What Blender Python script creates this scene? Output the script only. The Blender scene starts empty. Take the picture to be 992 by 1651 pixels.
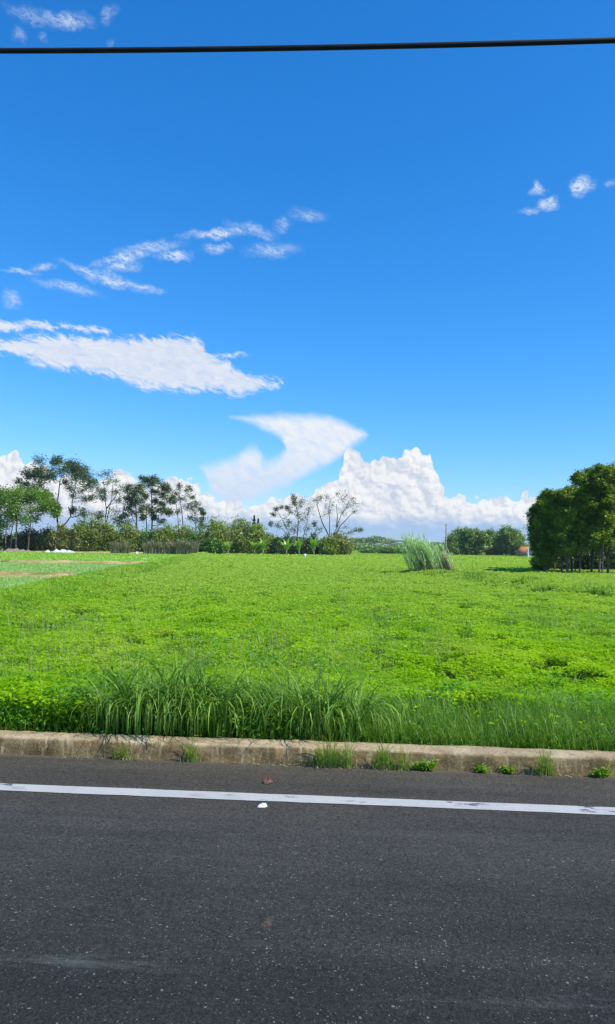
import bpy, math, random
import numpy as np
from mathutils import Matrix, Vector
R = math.radians
rng = np.random.default_rng(7); random.seed(7)
sc = bpy.context.scene
col = sc.collection

# ------------------------------------------------------------------ camera
F = 1200.0                       # focal length in photograph pixels (992 x 1651)
CAM = Vector((0, 0, 1.6))
PITCH, ROLL = R(2.62), R(0.85)
MC = Matrix.Rotation(R(90) + PITCH, 3, 'X') @ Matrix.Rotation(ROLL, 3, 'Z')
cd = bpy.data.cameras.new('camera'); cam = bpy.data.objects.new('camera', cd); col.objects.link(cam)
cam.matrix_world = Matrix.Translation(CAM) @ MC.to_4x4()
cd.sensor_fit = 'VERTICAL'; cd.sensor_height = 24; cd.lens = 24 * F / 1651
cd.clip_start = 0.05; cd.clip_end = 12000
sc.camera = cam

def ray(px, py):
    return MC @ Vector(((px - 496) / F, (825.5 - py) / F, -1))
def at(px, py, Y):               # world point on the ray at ground distance Y
    d = ray(px, py); return CAM + d * (Y / d.y)
def ground(px, py, z=0.0):
    d = ray(px, py); return CAM + d * ((z - CAM.z) / d.z)
def azel(px, py):
    d = ray(px, py).normalized(); return math.degrees(math.atan2(d.x, d.y)), math.degrees(math.asin(d.z))

# ------------------------------------------------------------------ light
SUN_EL, SUN_AZ = R(48), R(118)   # azimuth clockwise from +Y (the view direction): sun to the right, a little behind
sv = Vector((math.sin(SUN_AZ) * math.cos(SUN_EL), math.cos(SUN_AZ) * math.cos(SUN_EL), math.sin(SUN_EL)))
sl = bpy.data.lights.new('sun', 'SUN'); sl.energy = 4.8; sl.angle = R(0.53); sl.color = (1.0, 0.935, 0.82)
so = bpy.data.objects.new('sun', sl); col.objects.link(so)
so.rotation_euler = (-sv).to_track_quat('-Z', 'Y').to_euler(); so.location = (30, -10, 60)
sc.view_settings.view_transform = 'Standard'; sc.view_settings.look = 'None'
sc.view_settings.exposure = 0.0; sc.view_settings.gamma = 1.0; sc.view_settings.use_curve_mapping = False
cy = sc.cycles
cy.use_denoising = True; cy.max_bounces = 7; cy.diffuse_bounces = 3; cy.glossy_bounces = 2
cy.transmission_bounces = 4; cy.transparent_max_bounces = 6; cy.sample_clamp_indirect = 6; cy.use_adaptive_sampling = True
cy.adaptive_threshold = 0.01

# ------------------------------------------------------------------ node helper
class NT:
    def __init__(s, tree): s.t = tree; s.n = tree.nodes; s.l = tree.links
    def put(s, sock, v):
        if isinstance(v, bpy.types.NodeSocket): s.l.new(v, sock)
        elif v is not None:
            if isinstance(v, (tuple, list)) and len(v) == 3 and sock.type == 'RGBA': v = (*v, 1)
            sock.default_value = v
    def m(s, op, a, b=None, c=None, clamp=False):
        n = s.n.new('ShaderNodeMath'); n.operation = op; n.use_clamp = clamp
        s.put(n.inputs[0], a); s.put(n.inputs[1], b); s.put(n.inputs[2], c); return n.outputs[0]
    def vm(s, op, a, b=None):
        n = s.n.new('ShaderNodeVectorMath'); n.operation = op
        s.put(n.inputs[0], a); s.put(n.inputs[1], b)
        return n.outputs['Value'] if op in ('LENGTH', 'DOT_PRODUCT', 'DISTANCE') else n.outputs[0]
    def scale(s, a, f):
        n = s.n.new('ShaderNodeVectorMath'); n.operation = 'SCALE'; s.put(n.inputs[0], a); s.put(n.inputs['Scale'], f); return n.outputs[0]
    def xyz(s, x, y, z):
        n = s.n.new('ShaderNodeCombineXYZ'); s.put(n.inputs[0], x); s.put(n.inputs[1], y); s.put(n.inputs[2], z); return n.outputs[0]
    def sep(s, v):
        n = s.n.new('ShaderNodeSeparateXYZ'); s.put(n.inputs[0], v); return n.outputs
    def mr(s, v, a, b, c=0.0, d=1.0, smooth=False):
        n = s.n.new('ShaderNodeMapRange'); n.interpolation_type = 'SMOOTHSTEP' if smooth else 'LINEAR'
        for i, q in enumerate((v, a, b, c, d)): s.put(n.inputs[i], q)
        return n.outputs[0]
    def noise(s, vec, scale, detail=4, rough=0.55, dist=0.0, color=False):
        n = s.n.new('ShaderNodeTexNoise'); s.put(n.inputs['Vector'], vec); s.put(n.inputs['Scale'], scale)
        n.inputs['Detail'].default_value = detail; n.inputs['Roughness'].default_value = rough; n.inputs['Distortion'].default_value = dist
        return n.outputs['Color' if color else 'Fac']
    def voro(s, vec, scale, feature='F1', rnd=1.0, out='Distance'):
        n = s.n.new('ShaderNodeTexVoronoi'); n.feature = feature; s.put(n.inputs['Vector'], vec); n.inputs['Scale'].default_value = scale
        n.inputs['Randomness'].default_value = rnd; return n.outputs[out]
    def mix(s, f, a, b, mode='MIX'):
        n = s.n.new('ShaderNodeMix'); n.data_type = 'RGBA'; n.blend_type = mode
        s.put(n.inputs[0], f); s.put(n.inputs[6], a); s.put(n.inputs[7], b); return n.outputs[2]
    def mapping(s, vec, loc=(0, 0, 0), rot=(0, 0, 0), sca=(1, 1, 1), typ='TEXTURE'):
        n = s.n.new('ShaderNodeMapping'); n.vector_type = typ; s.put(n.inputs[0], vec)
        n.inputs[1].default_value = loc; n.inputs[2].default_value = rot; n.inputs[3].default_value = sca; return n.outputs[0]
    def curve(s, x, pts):
        n = s.n.new('ShaderNodeFloatCurve'); c = n.mapping.curves[0]
        while len(c.points) > 2: c.points.remove(c.points[0])
        pts = sorted(pts); c.points[0].location = pts[0]; c.points[1].location = pts[-1]
        for p in pts[1:-1]: c.points.new(*p)
        for p in c.points: p.handle_type = 'VECTOR'
        n.mapping.update(); s.put(n.inputs['Value'], x); return n.outputs[0]

# ------------------------------------------------------------------ world: Nishita sky with clouds by direction
w = bpy.data.worlds.new('World'); sc.world = w; w.use_nodes = True
w.node_tree.nodes.clear(); W = NT(w.node_tree)
sky = W.n.new('ShaderNodeTexSky'); sky.sky_type = 'NISHITA'; sky.sun_disc = False
sky.sun_elevation = SUN_EL; sky.sun_rotation = SUN_AZ
sky.altitude = 0; sky.air_density = 1.0; sky.dust_density = 0.15; sky.ozone_density = 2.5
tc = W.n.new('ShaderNodeTexCoord').outputs['Generated']
dx, dy, dz = W.sep(tc)
az = W.m('MULTIPLY', W.m('ARCTAN2', dx, dy), 57.29578)
el = W.m('MULTIPLY', W.m('ARCSINE', dz), 57.29578)
AZ0, AZ1, EH = -40.0, 40.0, 50.0
P = W.xyz(az, el, 0.0)
wn = W.noise(P, 0.55, 6, 0.6, color=True)
wv = W.vm('SUBTRACT', wn, (0.5, 0.5, 0.5))
def warped(k, ky=None):
    return W.vm('ADD', P, W.vm('MULTIPLY', wv, (k, ky or k, 0)))
def cpts(pts, raw=False):
    out = []
    for a, b in pts:
        A, E = azel(a, b); out.append(((A - AZ0) / (AZ1 - AZ0), min(1, max(0, E / EH))))
    return out
def band(V, top, bot, soft):
    x, y, _ = W.sep(V)
    t = W.mr(x, AZ0, AZ1)
    a = W.m('MULTIPLY', W.curve(t, cpts(top)), EH); b = W.m('MULTIPLY', W.curve(t, cpts(bot)), EH)
    d = W.m('MINIMUM', W.m('SUBTRACT', a, y), W.m('SUBTRACT', y, b))
    return W.mr(d, -soft * 0.3, soft, 0, 1, True)

# base sky colour: the Nishita sky, each channel graded to the deep clear blue of the day
sr = W.n.new('ShaderNodeSeparateColor'); W.l.new(sky.outputs[0], sr.inputs[0])
SK = dict(r=(1.65 * 0.0105 ** .92, 1.794), g=(0.1355, 0.97), b=(2.47 * 0.135 ** 1.07, 0.792))
cc = W.n.new('ShaderNodeCombineColor')
for i, k in enumerate('rgb'):
    W.l.new(W.m('MULTIPLY', W.m('POWER', sr.outputs[i], SK[k][1]), SK[k][0]), cc.inputs[i])
skyc = cc.outputs[0]

# thin high wisps: ellipses (px, py, rx, ry, degrees, density)
WISPS = [(105,30,48,11,-4,.42),(50,26,45,9,6,.22),(176,24,16,10,-30,.22),(34,56,14,11,20,.25),(72,62,9,7,0,.15),(178,74,9,7,0,.15),
  (938,301,27,15,8,.75),(868,304,12,9,0,.55),(883,328,14,10,0,.65),(858,338,22,5,-5,.38),(985,292,9,6,0,.25),
  (30,437,34,5,-3,.5),(72,430,22,6,-12,.55),(135,438,40,8,18,.5),(190,456,52,9,12,.5),(232,466,34,6,5,.42),(200,415,62,8,-22,.55),(240,401,60,9,-10,.42),(195,432,36,9,-20,.45),
  (282,414,30,8,-3,.75),(350,377,62,7,-10,.6),(410,374,46,8,12,.3),(458,362,18,9,-40,.28),(350,400,24,7,-8,.38),(440,402,48,10,-6,.36),(500,348,32,9,8,.25),
  (16,484,22,14,15,.35),(110,462,58,8,6,.38),(368,570,32,5,-2,.75)]
wq = warped(2.4, 1.5)
acc = None
for (px, py, rx, ry, an, de) in WISPS:
    A, E = azel(px, py); A2, E2 = azel(px + 1, py); k = A2 - A
    mp = W.mapping(wq, (A, E, 0), (0, 0, -R(an)), (rx * k * 1.25, ry * k * 1.35, 1))
    v = W.mr(W.vm('LENGTH', mp), 0.0, 1.0, de * 1.6, 0.0, True)
    acc = v if acc is None else W.m('MAXIMUM', acc, v)
fib = W.noise(W.mapping(P, (0, 0, 0), (0, 0, R(-12)), (1, 0.42, 1)), 1.7, 8, 0.70, 0.9)
wis = W.m('MULTIPLY', acc, W.mr(fib, 0.28, 0.66, 0.0, 1.15, True), clamp=True)
wis = W.m('MINIMUM', wis, 0.85)

# the long lens-shaped cloud on the left
v1 = warped(1.5, 0.9)
TOPM = [(-300,545),(0,541),(50,539),(100,536),(130,540),(160,541),(200,542),(240,541),(265,536),(290,541),(312,537),(322,547),(335,558),(344,568),(378,590),(405,603),(430,609),(455,614),(466,640),(1100,700)]
BOTM = [(-300,560),(0,571),(30,576),(50,583),(70,594),(100,598),(150,604),(180,609),(200,619),(230,629),(270,634),(300,636),(330,632),(350,633),(370,640),(385,646),(398,642),(420,634),(455,622),(466,600),(1100,500)]
TOPS = [(-300,505),(0,512),(20,515),(60,517),(100,522),(140,524),(170,530),(185,536),(200,570),(1100,570)]
BOTS = [(-300,528),(0,533),(60,535),(90,532),(120,535),(150,542),(170,541),(185,537),(200,520),(1100,500)]
cl1 = W.m('MAXIMUM', band(v1, TOPM, BOTM, 1.15), band(v1, TOPS, BOTS, 0.7))
edge = W.noise(W.mapping(P, (0, 0, 0), (0, 0, R(-16)), (1.5, 0.6, 1)), 1.25, 9, 0.70, 0.9)
cl1 = W.m('MULTIPLY', W.mr(W.m('ADD', cl1, W.m('MULTIPLY', W.m('SUBTRACT', edge, 0.5), 2.3)), 0.02, 0.75, 0.0, 0.93, True), W.mr(cl1, 0.0, 0.12))
# the swept anvil-like veil above the cumulus
v2 = warped(0.9, 0.8)
TU = [(-300,720),(355,700),(365,672),(421,668),(461,665),(502,666),(542,674),(582,688),(598,698),(606,720),(1100,760)]
BU = [(-300,640),(355,660),(365,673),(400,683),(430,696),(452,707),(461,725),(470,781),(494,767),(526,755),(558,731),(578,716),(598,701),(606,680),(1100,600)]
TL = [(-300,800),(312,770),(324,747),(345,742),(381,733),(397,717),(417,717),(425,735),(441,737),(453,729),(465,712),(480,700),(492,780),(1100,800)]
BL = [(-300,700),(312,740),(324,749),(336,780),(344,806),(373,832),(400,815),(437,800),(469,786),(480,776),(492,700),(1100,700)]
cl2 = W.m('MAXIMUM', band(v2, TU, BU, 0.75), band(v2, TL, BL, 1.1))
cl2 = W.m('MULTIPLY', cl2, W.mr(W.noise(W.mapping(P, (0, 0, 0), (0, 0, R(-30)), (1.2, 0.6, 1)), 1.2, 7, 0.62), 0.25, 0.6, 0.80, 1.0))

# cumulus bank on the horizon
bil = W.voro(warped(0.7), 0.85); bil2 = W.voro(warped(0.5), 2.1)
puff = W.m('SUBTRACT', W.m('ADD', W.m('MULTIPLY', bil, 1.25), W.m('MULTIPLY', bil2, 0.55)), 0.86)
v3 = W.vm('ADD', warped(0.35), W.xyz(0.0, puff, 0.0))
TC = [(-400,745),(-60,740),(0,736),(20,733),(40,738),(55,740),(66,748),(100,762),(140,774),(160,766),(180,756),(200,753),(215,761),(226,776),(245,786),(262,778),(275,770),(292,768),(310,778),(325,790),(345,803),(360,797),(375,803),(395,812),(410,815),(422,824),(425,800),(445,797),(470,798),(500,795),(520,783),(540,770),(550,750),(557,731),(568,723),(582,723),(590,733),(594,744),(600,741),(615,738),(630,742),(642,738),(646,726),(656,719),(680,717),(694,724),(699,745),(706,764),(712,788),(725,800),(745,806),(770,803),(794,808),(800,795),(825,792),(850,795),(880,802),(992,790),(1400,800)]
x3, y3, _ = W.sep(v3)
tcv = W.m('MULTIPLY', W.curve(W.mr(x3, AZ0, AZ1), cpts(TC)), EH)
depth = W.m('SUBTRACT', tcv, y3)
cum = W.mr(depth, -0.03, 0.13, 0, 1, True)
# relief of the billows, lit from the upper right
def relief(V):
    a = W.voro(V, 0.62); b = W.voro(V, 1.5); c = W.noise(V, 3.0, 6, 0.6)
    return W.m('ADD', W.m('ADD', W.m('MULTIPLY', a, -1.0), W.m('MULTIPLY', b, -0.5)), W.m('MULTIPLY', c, 0.55))
q0 = warped(1.2); q1 = W.vm('ADD', q0, (0.16, 0.22, 0))
rel = W.m('SUBTRACT', relief(q0), relief(q1))
lit = W.mr(rel, -0.26, 0.14, 0.0, 1.0)
big = W.mr(W.noise(P, 0.22, 3, 0.5), 0.35, 0.65)
white, shade = (0.96, 0.965, 0.97), (0.55, 0.63, 0.78)
cumc = W.mix(W.m('ADD', W.m('MULTIPLY', lit, 0.80), W.m('MULTIPLY', big, 0.28), clamp=True), shade, white)
cumc = W.mix(W.mr(depth, 0.0, 2.6, 0.12, 0.0), cumc, (0.95, 0.96, 0.97))
hb = W.m('ADD', el, W.m('MULTIPLY', W.m('SUBTRACT', W.noise(W.mapping(P, sca=(1.0, 0.4, 1)), 0.7, 4), 0.5), 1.6))
base = W.mr(hb, 2.75, 1.35, 0.0, 1.0, True)
hz = W.mix(W.mr(el, 0.0, 2.2), (0.42, 0.64, 0.90), (0.34, 0.53, 0.82))
cumc = W.mix(W.m('MULTIPLY', base, 0.93), cumc, hz)

c = W.mix(wis, skyc, (0.72, 0.82, 0.96))
c = W.mix(cl1, c, W.mix(W.mr(edge, 0.3, 0.7), (0.62, 0.71, 0.88), (0.88, 0.90, 0.94)))
vn = W.noise(W.mapping(wq, (0, 0, 0), (0, 0, R(-35)), (1.6, 0.7, 1)), 0.9, 7, 0.6, 0.5)
c = W.mix(W.m('MULTIPLY', cl2, W.mr(vn, 0.25, 0.5, 0.82, 1.0)), c, W.mix(W.mr(W.m('ADD', el, W.m('MULTIPLY', vn, 9.0)), 8.0, 14.0), (0.64, 0.76, 0.93), (0.90, 0.92, 0.95)))
c = W.mix(W.m('MULTIPLY', cum, W.mr(el, -0.2, 0.3)), c, cumc)
bg = W.n.new('ShaderNodeBackground'); W.put(bg.inputs[0], c)
# the graded colours above are display radiance; the Background stays at 0.1
bg.inputs[1].default_value = 0.1
c10 = W.scale(c, 10.0); W.l.new(c10, bg.inputs[0])
wo = W.n.new('ShaderNodeOutputWorld'); W.l.new(bg.outputs[0], wo.inputs[0])
w.cycles.sampling_method = 'MANUAL'; w.cycles.sample_map_resolution = 512

# ------------------------------------------------------------------ mesh helpers
def link(name, me, mat=None, parent=None):
    o = bpy.data.objects.new(name, me); col.objects.link(o)
    if mat is not None: me.materials.append(mat)
    if parent is not None: o.parent = parent
    return o
def mesh_np(name, V, faces, var=None, smooth=False):
    """V (n,3); faces: list of int arrays (m,k)"""
    me = bpy.data.meshes.new(name)
    V = np.asarray(V, dtype=np.float32).reshape(-1, 3)
    me.vertices.add(len(V)); me.vertices.foreach_set('co', V.ravel())
    fl = [np.asarray(f, dtype=np.int32) for f in faces if len(f)]
    loops = np.concatenate([f.ravel() for f in fl]); tot = np.concatenate([np.full(len(f), f.shape[1], dtype=np.int32) for f in fl])
    start = np.concatenate([[0], np.cumsum(tot)[:-1]]).astype(np.int32)
    me.loops.add(len(loops)); me.loops.foreach_set('vertex_index', loops)
    me.polygons.add(len(tot)); me.polygons.foreach_set('loop_start', start); me.polygons.foreach_set('loop_total', tot)
    if smooth: me.polygons.foreach_set('use_smooth', np.ones(len(tot), dtype=bool))
    if var is not None:
        a = me.attributes.new('var', 'FLOAT', 'POINT'); a.data.foreach_set('value', np.asarray(var, dtype=np.float32))
    me.update(calc_edges=True)
    return me
class Geo:
    def __init__(s): s.V = []; s.F = {}; s.A = []; s.n = 0
    def add(s, V, F, var=None):
        V = np.asarray(V, dtype=np.float32).reshape(-1, 3)
        for f in (F if isinstance(F, list) else [F]):
            f = np.asarray(f, dtype=np.int32)
            if len(f): s.F.setdefault(f.shape[1], []).append(f + s.n)
        s.V.append(V); s.A.append(np.full(len(V), 0.5, np.float32) if var is None else np.asarray(var, np.float32)); s.n += len(V)
        return s
    def obj(s, name, mat, parent=None, smooth=False, origin=None):
        V = np.concatenate(s.V)
        if origin is not None: V = V - np.asarray(origin, np.float32)
        me = mesh_np(name, V, [np.concatenate(v) for v in s.F.values()], np.concatenate(s.A), smooth)
        o = link(name, me, mat, parent)
        if origin is not None and parent is None: o.location = origin
        return o
def tag(o, label=None, cat=None, group=None, kind=None):
    if label: o['label'] = label
    if cat: o['category'] = cat
    if group: o['group'] = group
    if kind: o['kind'] = kind
    return o
def empty(name, loc, label, cat, group=None):
    o = bpy.data.objects.new(name, None); col.objects.link(o); o.location = loc; o.empty_display_size = 0.2
    return tag(o, label, cat, group)

def hash2(i, j, s=0):
    h = (i.astype(np.int64) * 374761393 + j.astype(np.int64) * 668265263 + s * 974634777) & 0x7fffffff
    h = ((h ^ (h >> 13)) * 1274126177) & 0x7fffffff
    return ((h ^ (h >> 16)) & 0xffff) / 65535.0
def vnoise(x, y, s=0):
    xi = np.floor(x); yi = np.floor(y); fx = x - xi; fy = y - yi
    fx = fx * fx * (3 - 2 * fx); fy = fy * fy * (3 - 2 * fy)
    a = hash2(xi, yi, s); b = hash2(xi + 1, yi, s); c_ = hash2(xi, yi + 1, s); d = hash2(xi + 1, yi + 1, s)
    return (a * (1 - fx) + b * fx) * (1 - fy) + (c_ * (1 - fx) + d * fx) * fy
def fbm(x, y, o=3, s=0):
    r = 0; a = 0.5
    for k in range(o): r = r + a * vnoise(x * 2 ** k, y * 2 ** k, s + k * 17); a *= 0.5
    return r / (1 - 0.5 ** o)

def leaves(P, L, Wd, up=0.6, axis=None, fold=0.25, r=rng):
    """diamond leaves. P (n,3) centres, L half length, Wd half width (arrays or floats), up: bias of the normal to +Z"""
    n = len(P)
    N = r.normal(size=(n, 3)); N[:, 2] = np.abs(N[:, 2]) + up * 3
    N /= np.linalg.norm(N, axis=1)[:, None]
    A = r.normal(size=(n, 3)) if axis is None else axis + r.normal(size=(n, 3)) * 0.25
    A -= N * (A * N).sum(1)[:, None]; A /= np.linalg.norm(A, axis=1)[:, None] + 1e-9
    B = np.cross(N, A)
    L = np.broadcast_to(L, (n,))[:, None]; Wd = np.broadcast_to(Wd, (n,))[:, None]
    V = np.stack([P - A * L, P + B * Wd + N * Wd * fold - A * L * 0.1, P + A * L - N * L * 0.25, P - B * Wd + N * Wd * fold - A * L * 0.1], 1)
    F_ = np.arange(4 * n).reshape(n, 4)
    var = np.repeat(r.random(n), 4)
    return V.reshape(-1, 3), F_, var
def blades(P, H, Wd, az_, bend, seg=4, r=rng, droop=0.0, face=None):
    """grass blades: base P, length H, width Wd, bend outward (fraction), droop pulls the tip down"""
    n = len(P); H = np.broadcast_to(H, (n,)); Wd = np.broadcast_to(Wd, (n,)); bend = np.broadcast_to(bend, (n,)); droop = np.broadcast_to(droop, (n,))
    D = np.stack([np.cos(az_), np.sin(az_), np.zeros(n)], 1)
    fa = (az_ + math.pi / 2 + r.normal(size=n) * 0.5) if face is None else face
    S = np.stack([np.cos(fa), np.sin(fa), np.zeros(n)], 1)
    V = np.zeros((n, 2 * (seg + 1), 3)); th = np.zeros(n); p = P.astype(float).copy()
    for k in range(seg + 1):
        t = k / seg; wd = Wd * (1 - t ** 1.6) * 0.5 + Wd * 0.04
        V[:, 2 * k] = p - S * wd[:, None]; V[:, 2 * k + 1] = p + S * wd[:, None]
        ang = bend * (t + 0.5 / seg) * 1.2 + droop * (t + 0.5 / seg) ** 2 * 2.0
        p = p + (np.cos(ang)[:, None] * np.array([0, 0, 1]) + np.sin(ang)[:, None] * D) * (H / seg)[:, None]
    base = np.arange(n)[:, None] * 2 * (seg + 1)
    F_ = np.concatenate([base + np.array([[2 * k, 2 * k + 1, 2 * k + 3, 2 * k + 2]]) for k in range(seg)], 0)
    return V.reshape(-1, 3), F_, np.repeat(r.random(n), 2 * (seg + 1))
def tube(pts, rad, sides=6):
    pts = np.asarray(pts, float); n = len(pts); rad = np.broadcast_to(rad, (n,))
    T = np.gradient(pts, axis=0); T /= np.linalg.norm(T, axis=1)[:, None] + 1e-9
    ref = np.array([0.31, 0.87, 0.1]) if abs(T[0][2]) > 0.5 else np.array([0, 0, 1.0])
    U = np.cross(T, ref); U /= np.linalg.norm(U, axis=1)[:, None] + 1e-9; Wv = np.cross(T, U)
    a = np.linspace(0, 2 * math.pi, sides, endpoint=False)
    V = pts[:, None] + rad[:, None, None] * (np.cos(a)[None, :, None] * U[:, None] + np.sin(a)[None, :, None] * Wv[:, None])
    F_ = [[i * sides + j, i * sides + (j + 1) % sides, (i + 1) * sides + (j + 1) % sides, (i + 1) * sides + j] for i in range(n - 1) for j in range(sides)]
    V = V.reshape(-1, 3); F_ = np.array(F_)
    c0 = len(V); V = np.vstack([V, pts[:1], pts[-1:]])
    T3 = [[c0, (j + 1) % sides, j] for j in range(sides)] + [[c0 + 1, (n - 1) * sides + j, (n - 1) * sides + (j + 1) % sides] for j in range(sides)]
    return V, [F_, np.array(T3)]

# ------------------------------------------------------------------ materials
def new_mat(name):
    m = bpy.data.materials.new(name); m.use_nodes = True; m.node_tree.nodes.clear(); return m, NT(m.node_tree)
def out(T, sh):
    o = T.n.new('ShaderNodeOutputMaterial'); T.l.new(sh, o.inputs[0])
def bsdf(T, colr, rough=0.8, spec=0.3, normal=None):
    b = T.n.new('ShaderNodeBsdfPrincipled'); T.put(b.inputs['Base Color'], colr); T.put(b.inputs['Roughness'], rough)
    T.put(b.inputs['Specular IOR Level'], spec)
    if normal is not None: T.l.new(normal, b.inputs['Normal'])
    return b.outputs[0]
def bump(T, h, strength=0.5, dist=0.01):
    b = T.n.new('ShaderNodeBump'); T.put(b.inputs['Height'], h); b.inputs['Strength'].default_value = strength; b.inputs['Distance'].default_value = dist
    return b.outputs[0]
def patches(T, p, cl):      # plant patches: bluer darker kinds and yellower ones
    n1 = T.noise(T.mapping(p, sca=(1, 1.6, 1)), 1.7, 5, 0.65); n2 = T.noise(T.mapping(p, sca=(1, 2.2, 1)), 0.55, 4, 0.6)
    cl = T.mix(T.mr(n1, 0.52, 0.66, 0, 0.55, True), cl, (0.070, 0.230, 0.010))
    return T.mix(T.mr(n2, 0.50, 0.66, 0, 0.5, True), cl, (0.50, 0.62, 0.06))
def leaf_mat(name, c1, c2, c3=None, nscale=0.5, trans=0.45, gloss=0.05, rough=0.45, patch=None, tcol=1.15):
    """c1-c2 vary leaf by leaf, c3 in patches of the plant cover"""
    m, T = new_mat(name)
    at_ = T.n.new('ShaderNodeAttribute'); at_.attribute_name = 'var'
    geo = T.n.new('ShaderNodeNewGeometry').outputs['Position']
    cl = T.mix(at_.outputs['Fac'], c1, c2)
    if c3 is not None:
        nz = T.noise(T.mapping(geo, sca=(1, 1.8, 1)), nscale, 4, 0.6)
        cl = T.mix(T.mr(nz, 0.42, 0.62, 0, 1, True), cl, c3)
    if patch: cl = patch(T, geo, cl)
    d = T.n.new('ShaderNodeBsdfDiffuse'); T.put(d.inputs[0], cl)
    t = T.n.new('ShaderNodeBsdfTranslucent'); T.put(t.inputs[0], T.mix(1.0, cl, (tcol, tcol, tcol * 0.55), 'MULTIPLY'))
    mx = T.n.new('ShaderNodeMixShader'); mx.inputs[0].default_value = trans; T.l.new(d.outputs[0], mx.inputs[1]); T.l.new(t.outputs[0], mx.inputs[2])
    g = T.n.new('ShaderNodeBsdfGlossy'); g.inputs['Roughness'].default_value = rough; T.put(g.inputs[0], (0.9, 0.95, 0.85))
    m2 = T.n.new('ShaderNodeMixShader'); m2.inputs[0].default_value = gloss; T.l.new(mx.outputs[0], m2.inputs[1]); T.l.new(g.outputs[0], m2.inputs[2])
    out(T, m2.outputs[0]); return m
def plain_mat(name, c1, c2, scale=3.0, rough=0.85, spec=0.2, bs=0.0, stretch=(1, 1, 1)):
    m, T = new_mat(name)
    co = T.n.new('ShaderNodeTexCoord').outputs['Object']
    nz = T.noise(T.mapping(co, sca=stretch), scale, 6, 0.6)
    cl = T.mix(T.mr(nz, 0.3, 0.7), c1, c2)
    out(T, bsdf(T, cl, rough, spec, bump(T, nz, bs, 0.02) if bs else None)); return m

M = {}
def field_patches(T, p, cl):   # the near leafy kind gives way to a paler grass farther out
    cl = patches(T, p, cl); x, y, z = T.sep(p)
    n1 = T.noise(T.mapping(p, sca=(2.0, 5.0, 1)), 0.5, 5, 0.65); n2 = T.noise(p, 5.0, 3, 0.6)
    pale = T.mix(n2, (0.30, 0.51, 0.04), (0.54, 0.72, 0.14))
    return T.mix(T.mr(T.m('ADD', y, T.m('MULTIPLY', n1, 26.0)), 22, 52, 0, 1, True), cl, pale)
M['cover'] = leaf_mat('ground_cover_leaf', (0.160, 0.390, 0.002), (0.460, 0.740, 0.008), (0.460, 0.700, 0.020), 0.35, 0.5, 0.015, patch=field_patches)
M['far_cover'] = leaf_mat('field_leaf', (0.160, 0.390, 0.002), (0.460, 0.740, 0.008), (0.46, 0.70, 0.02), 0.16, 0.5, 0.01, patch=field_patches)
M['blade'] = leaf_mat('grass_blade', (0.240, 0.480, 0.020), (0.430, 0.700, 0.080), None, 0.5, 0.5, 0.02)
M['verge'] = leaf_mat('verge_blade', (0.085, 0.220, 0.012), (0.270, 0.470, 0.050), None, 0.5, 0.45, 0.03)
M['sedge'] = leaf_mat('sedge_blade', (0.045, 0.140, 0.006), (0.290, 0.500, 0.060), None, 0.5, 0.35, 0.03, 0.5)
M['weed'] = leaf_mat('weed_leaf', (0.110, 0.300, 0.012), (0.210, 0.480, 0.020), None, 0.5, 0.45, 0.04)
M['tuft'] = leaf_mat('tuft_blade', (0.220, 0.400, 0.035), (0.420, 0.560, 0.120), None, 0.5, 0.45)
M['bright_weed'] = leaf_mat('bright_weed_leaf', (0.20, 0.42, 0.015), (0.33, 0.56, 0.03), None, 0.5, 0.45)
M['seed'] = leaf_mat('seed_head', (0.36, 0.40, 0.12), (0.52, 0.50, 0.24), None, 0.5, 0.3, 0.02)
M['rice'] = leaf_mat('rice_blade', (0.420, 0.680, 0.140), (0.560, 0.800, 0.220), None, 0.5, 0.5)
M['rice_far'] = leaf_mat('rice_blade_far', (0.400, 0.700, 0.040), (0.540, 0.800, 0.090), None, 0.5, 0.5)
M['dark_tree'] = leaf_mat('acacia_leaf', (0.075, 0.130, 0.040), (0.165, 0.235, 0.080), None, 0.3, 0.3)
M['grey_tree'] = leaf_mat('thin_leaf', (0.110, 0.155, 0.065), (0.220, 0.270, 0.120), None, 0.3, 0.3)
M['light_tree'] = leaf_mat('bright_tree_leaf', (0.100, 0.230, 0.014), (0.260, 0.440, 0.030), None, 0.3, 0.4)
M['grove'] = leaf_mat('grove_leaf', (0.095, 0.200, 0.018), (0.280, 0.400, 0.045), (0.400, 0.500, 0.060), 0.9, 0.3, 0.04, 0.5)  # third colour paints sunlit clumps onto the crowns as brighter patches
M['wood_leaf'] = leaf_mat('far_wood_leaf', (0.110, 0.240, 0.040), (0.250, 0.400, 0.080), (0.32, 0.40, 0.10), 0.2, 0.3)
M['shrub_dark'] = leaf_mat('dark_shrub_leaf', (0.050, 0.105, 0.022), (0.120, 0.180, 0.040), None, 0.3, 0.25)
M['shrub_olive'] = leaf_mat('olive_shrub_leaf', (0.220, 0.310, 0.032), (0.420, 0.500, 0.085), (0.30, 0.36, 0.07), 0.25, 0.35)
M['shrub_green'] = leaf_mat('green_shrub_leaf', (0.100, 0.250, 0.022), (0.210, 0.400, 0.050), None, 0.25, 0.3)
M['shrub_brown'] = leaf_mat('brown_shrub_leaf', (0.200, 0.240, 0.045), (0.380, 0.400, 0.100), None, 0.25, 0.3)
M['banana'] = leaf_mat('banana_leaf', (0.240, 0.460, 0.035), (0.420, 0.620, 0.100), None, 0.5, 0.4, 0.08)
M['reed'] = leaf_mat('reed_leaf', (0.400, 0.600, 0.240), (0.680, 0.840, 0.480), None, 0.5, 0.4)
M['straw'] = leaf_mat('straw', (0.33, 0.29, 0.13), (0.50, 0.43, 0.22), None, 0.5, 0.25)
M['conifer'] = leaf_mat('conifer_needle', (0.025, 0.065, 0.030), (0.055, 0.110, 0.045), None, 0.5, 0.2)
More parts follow.
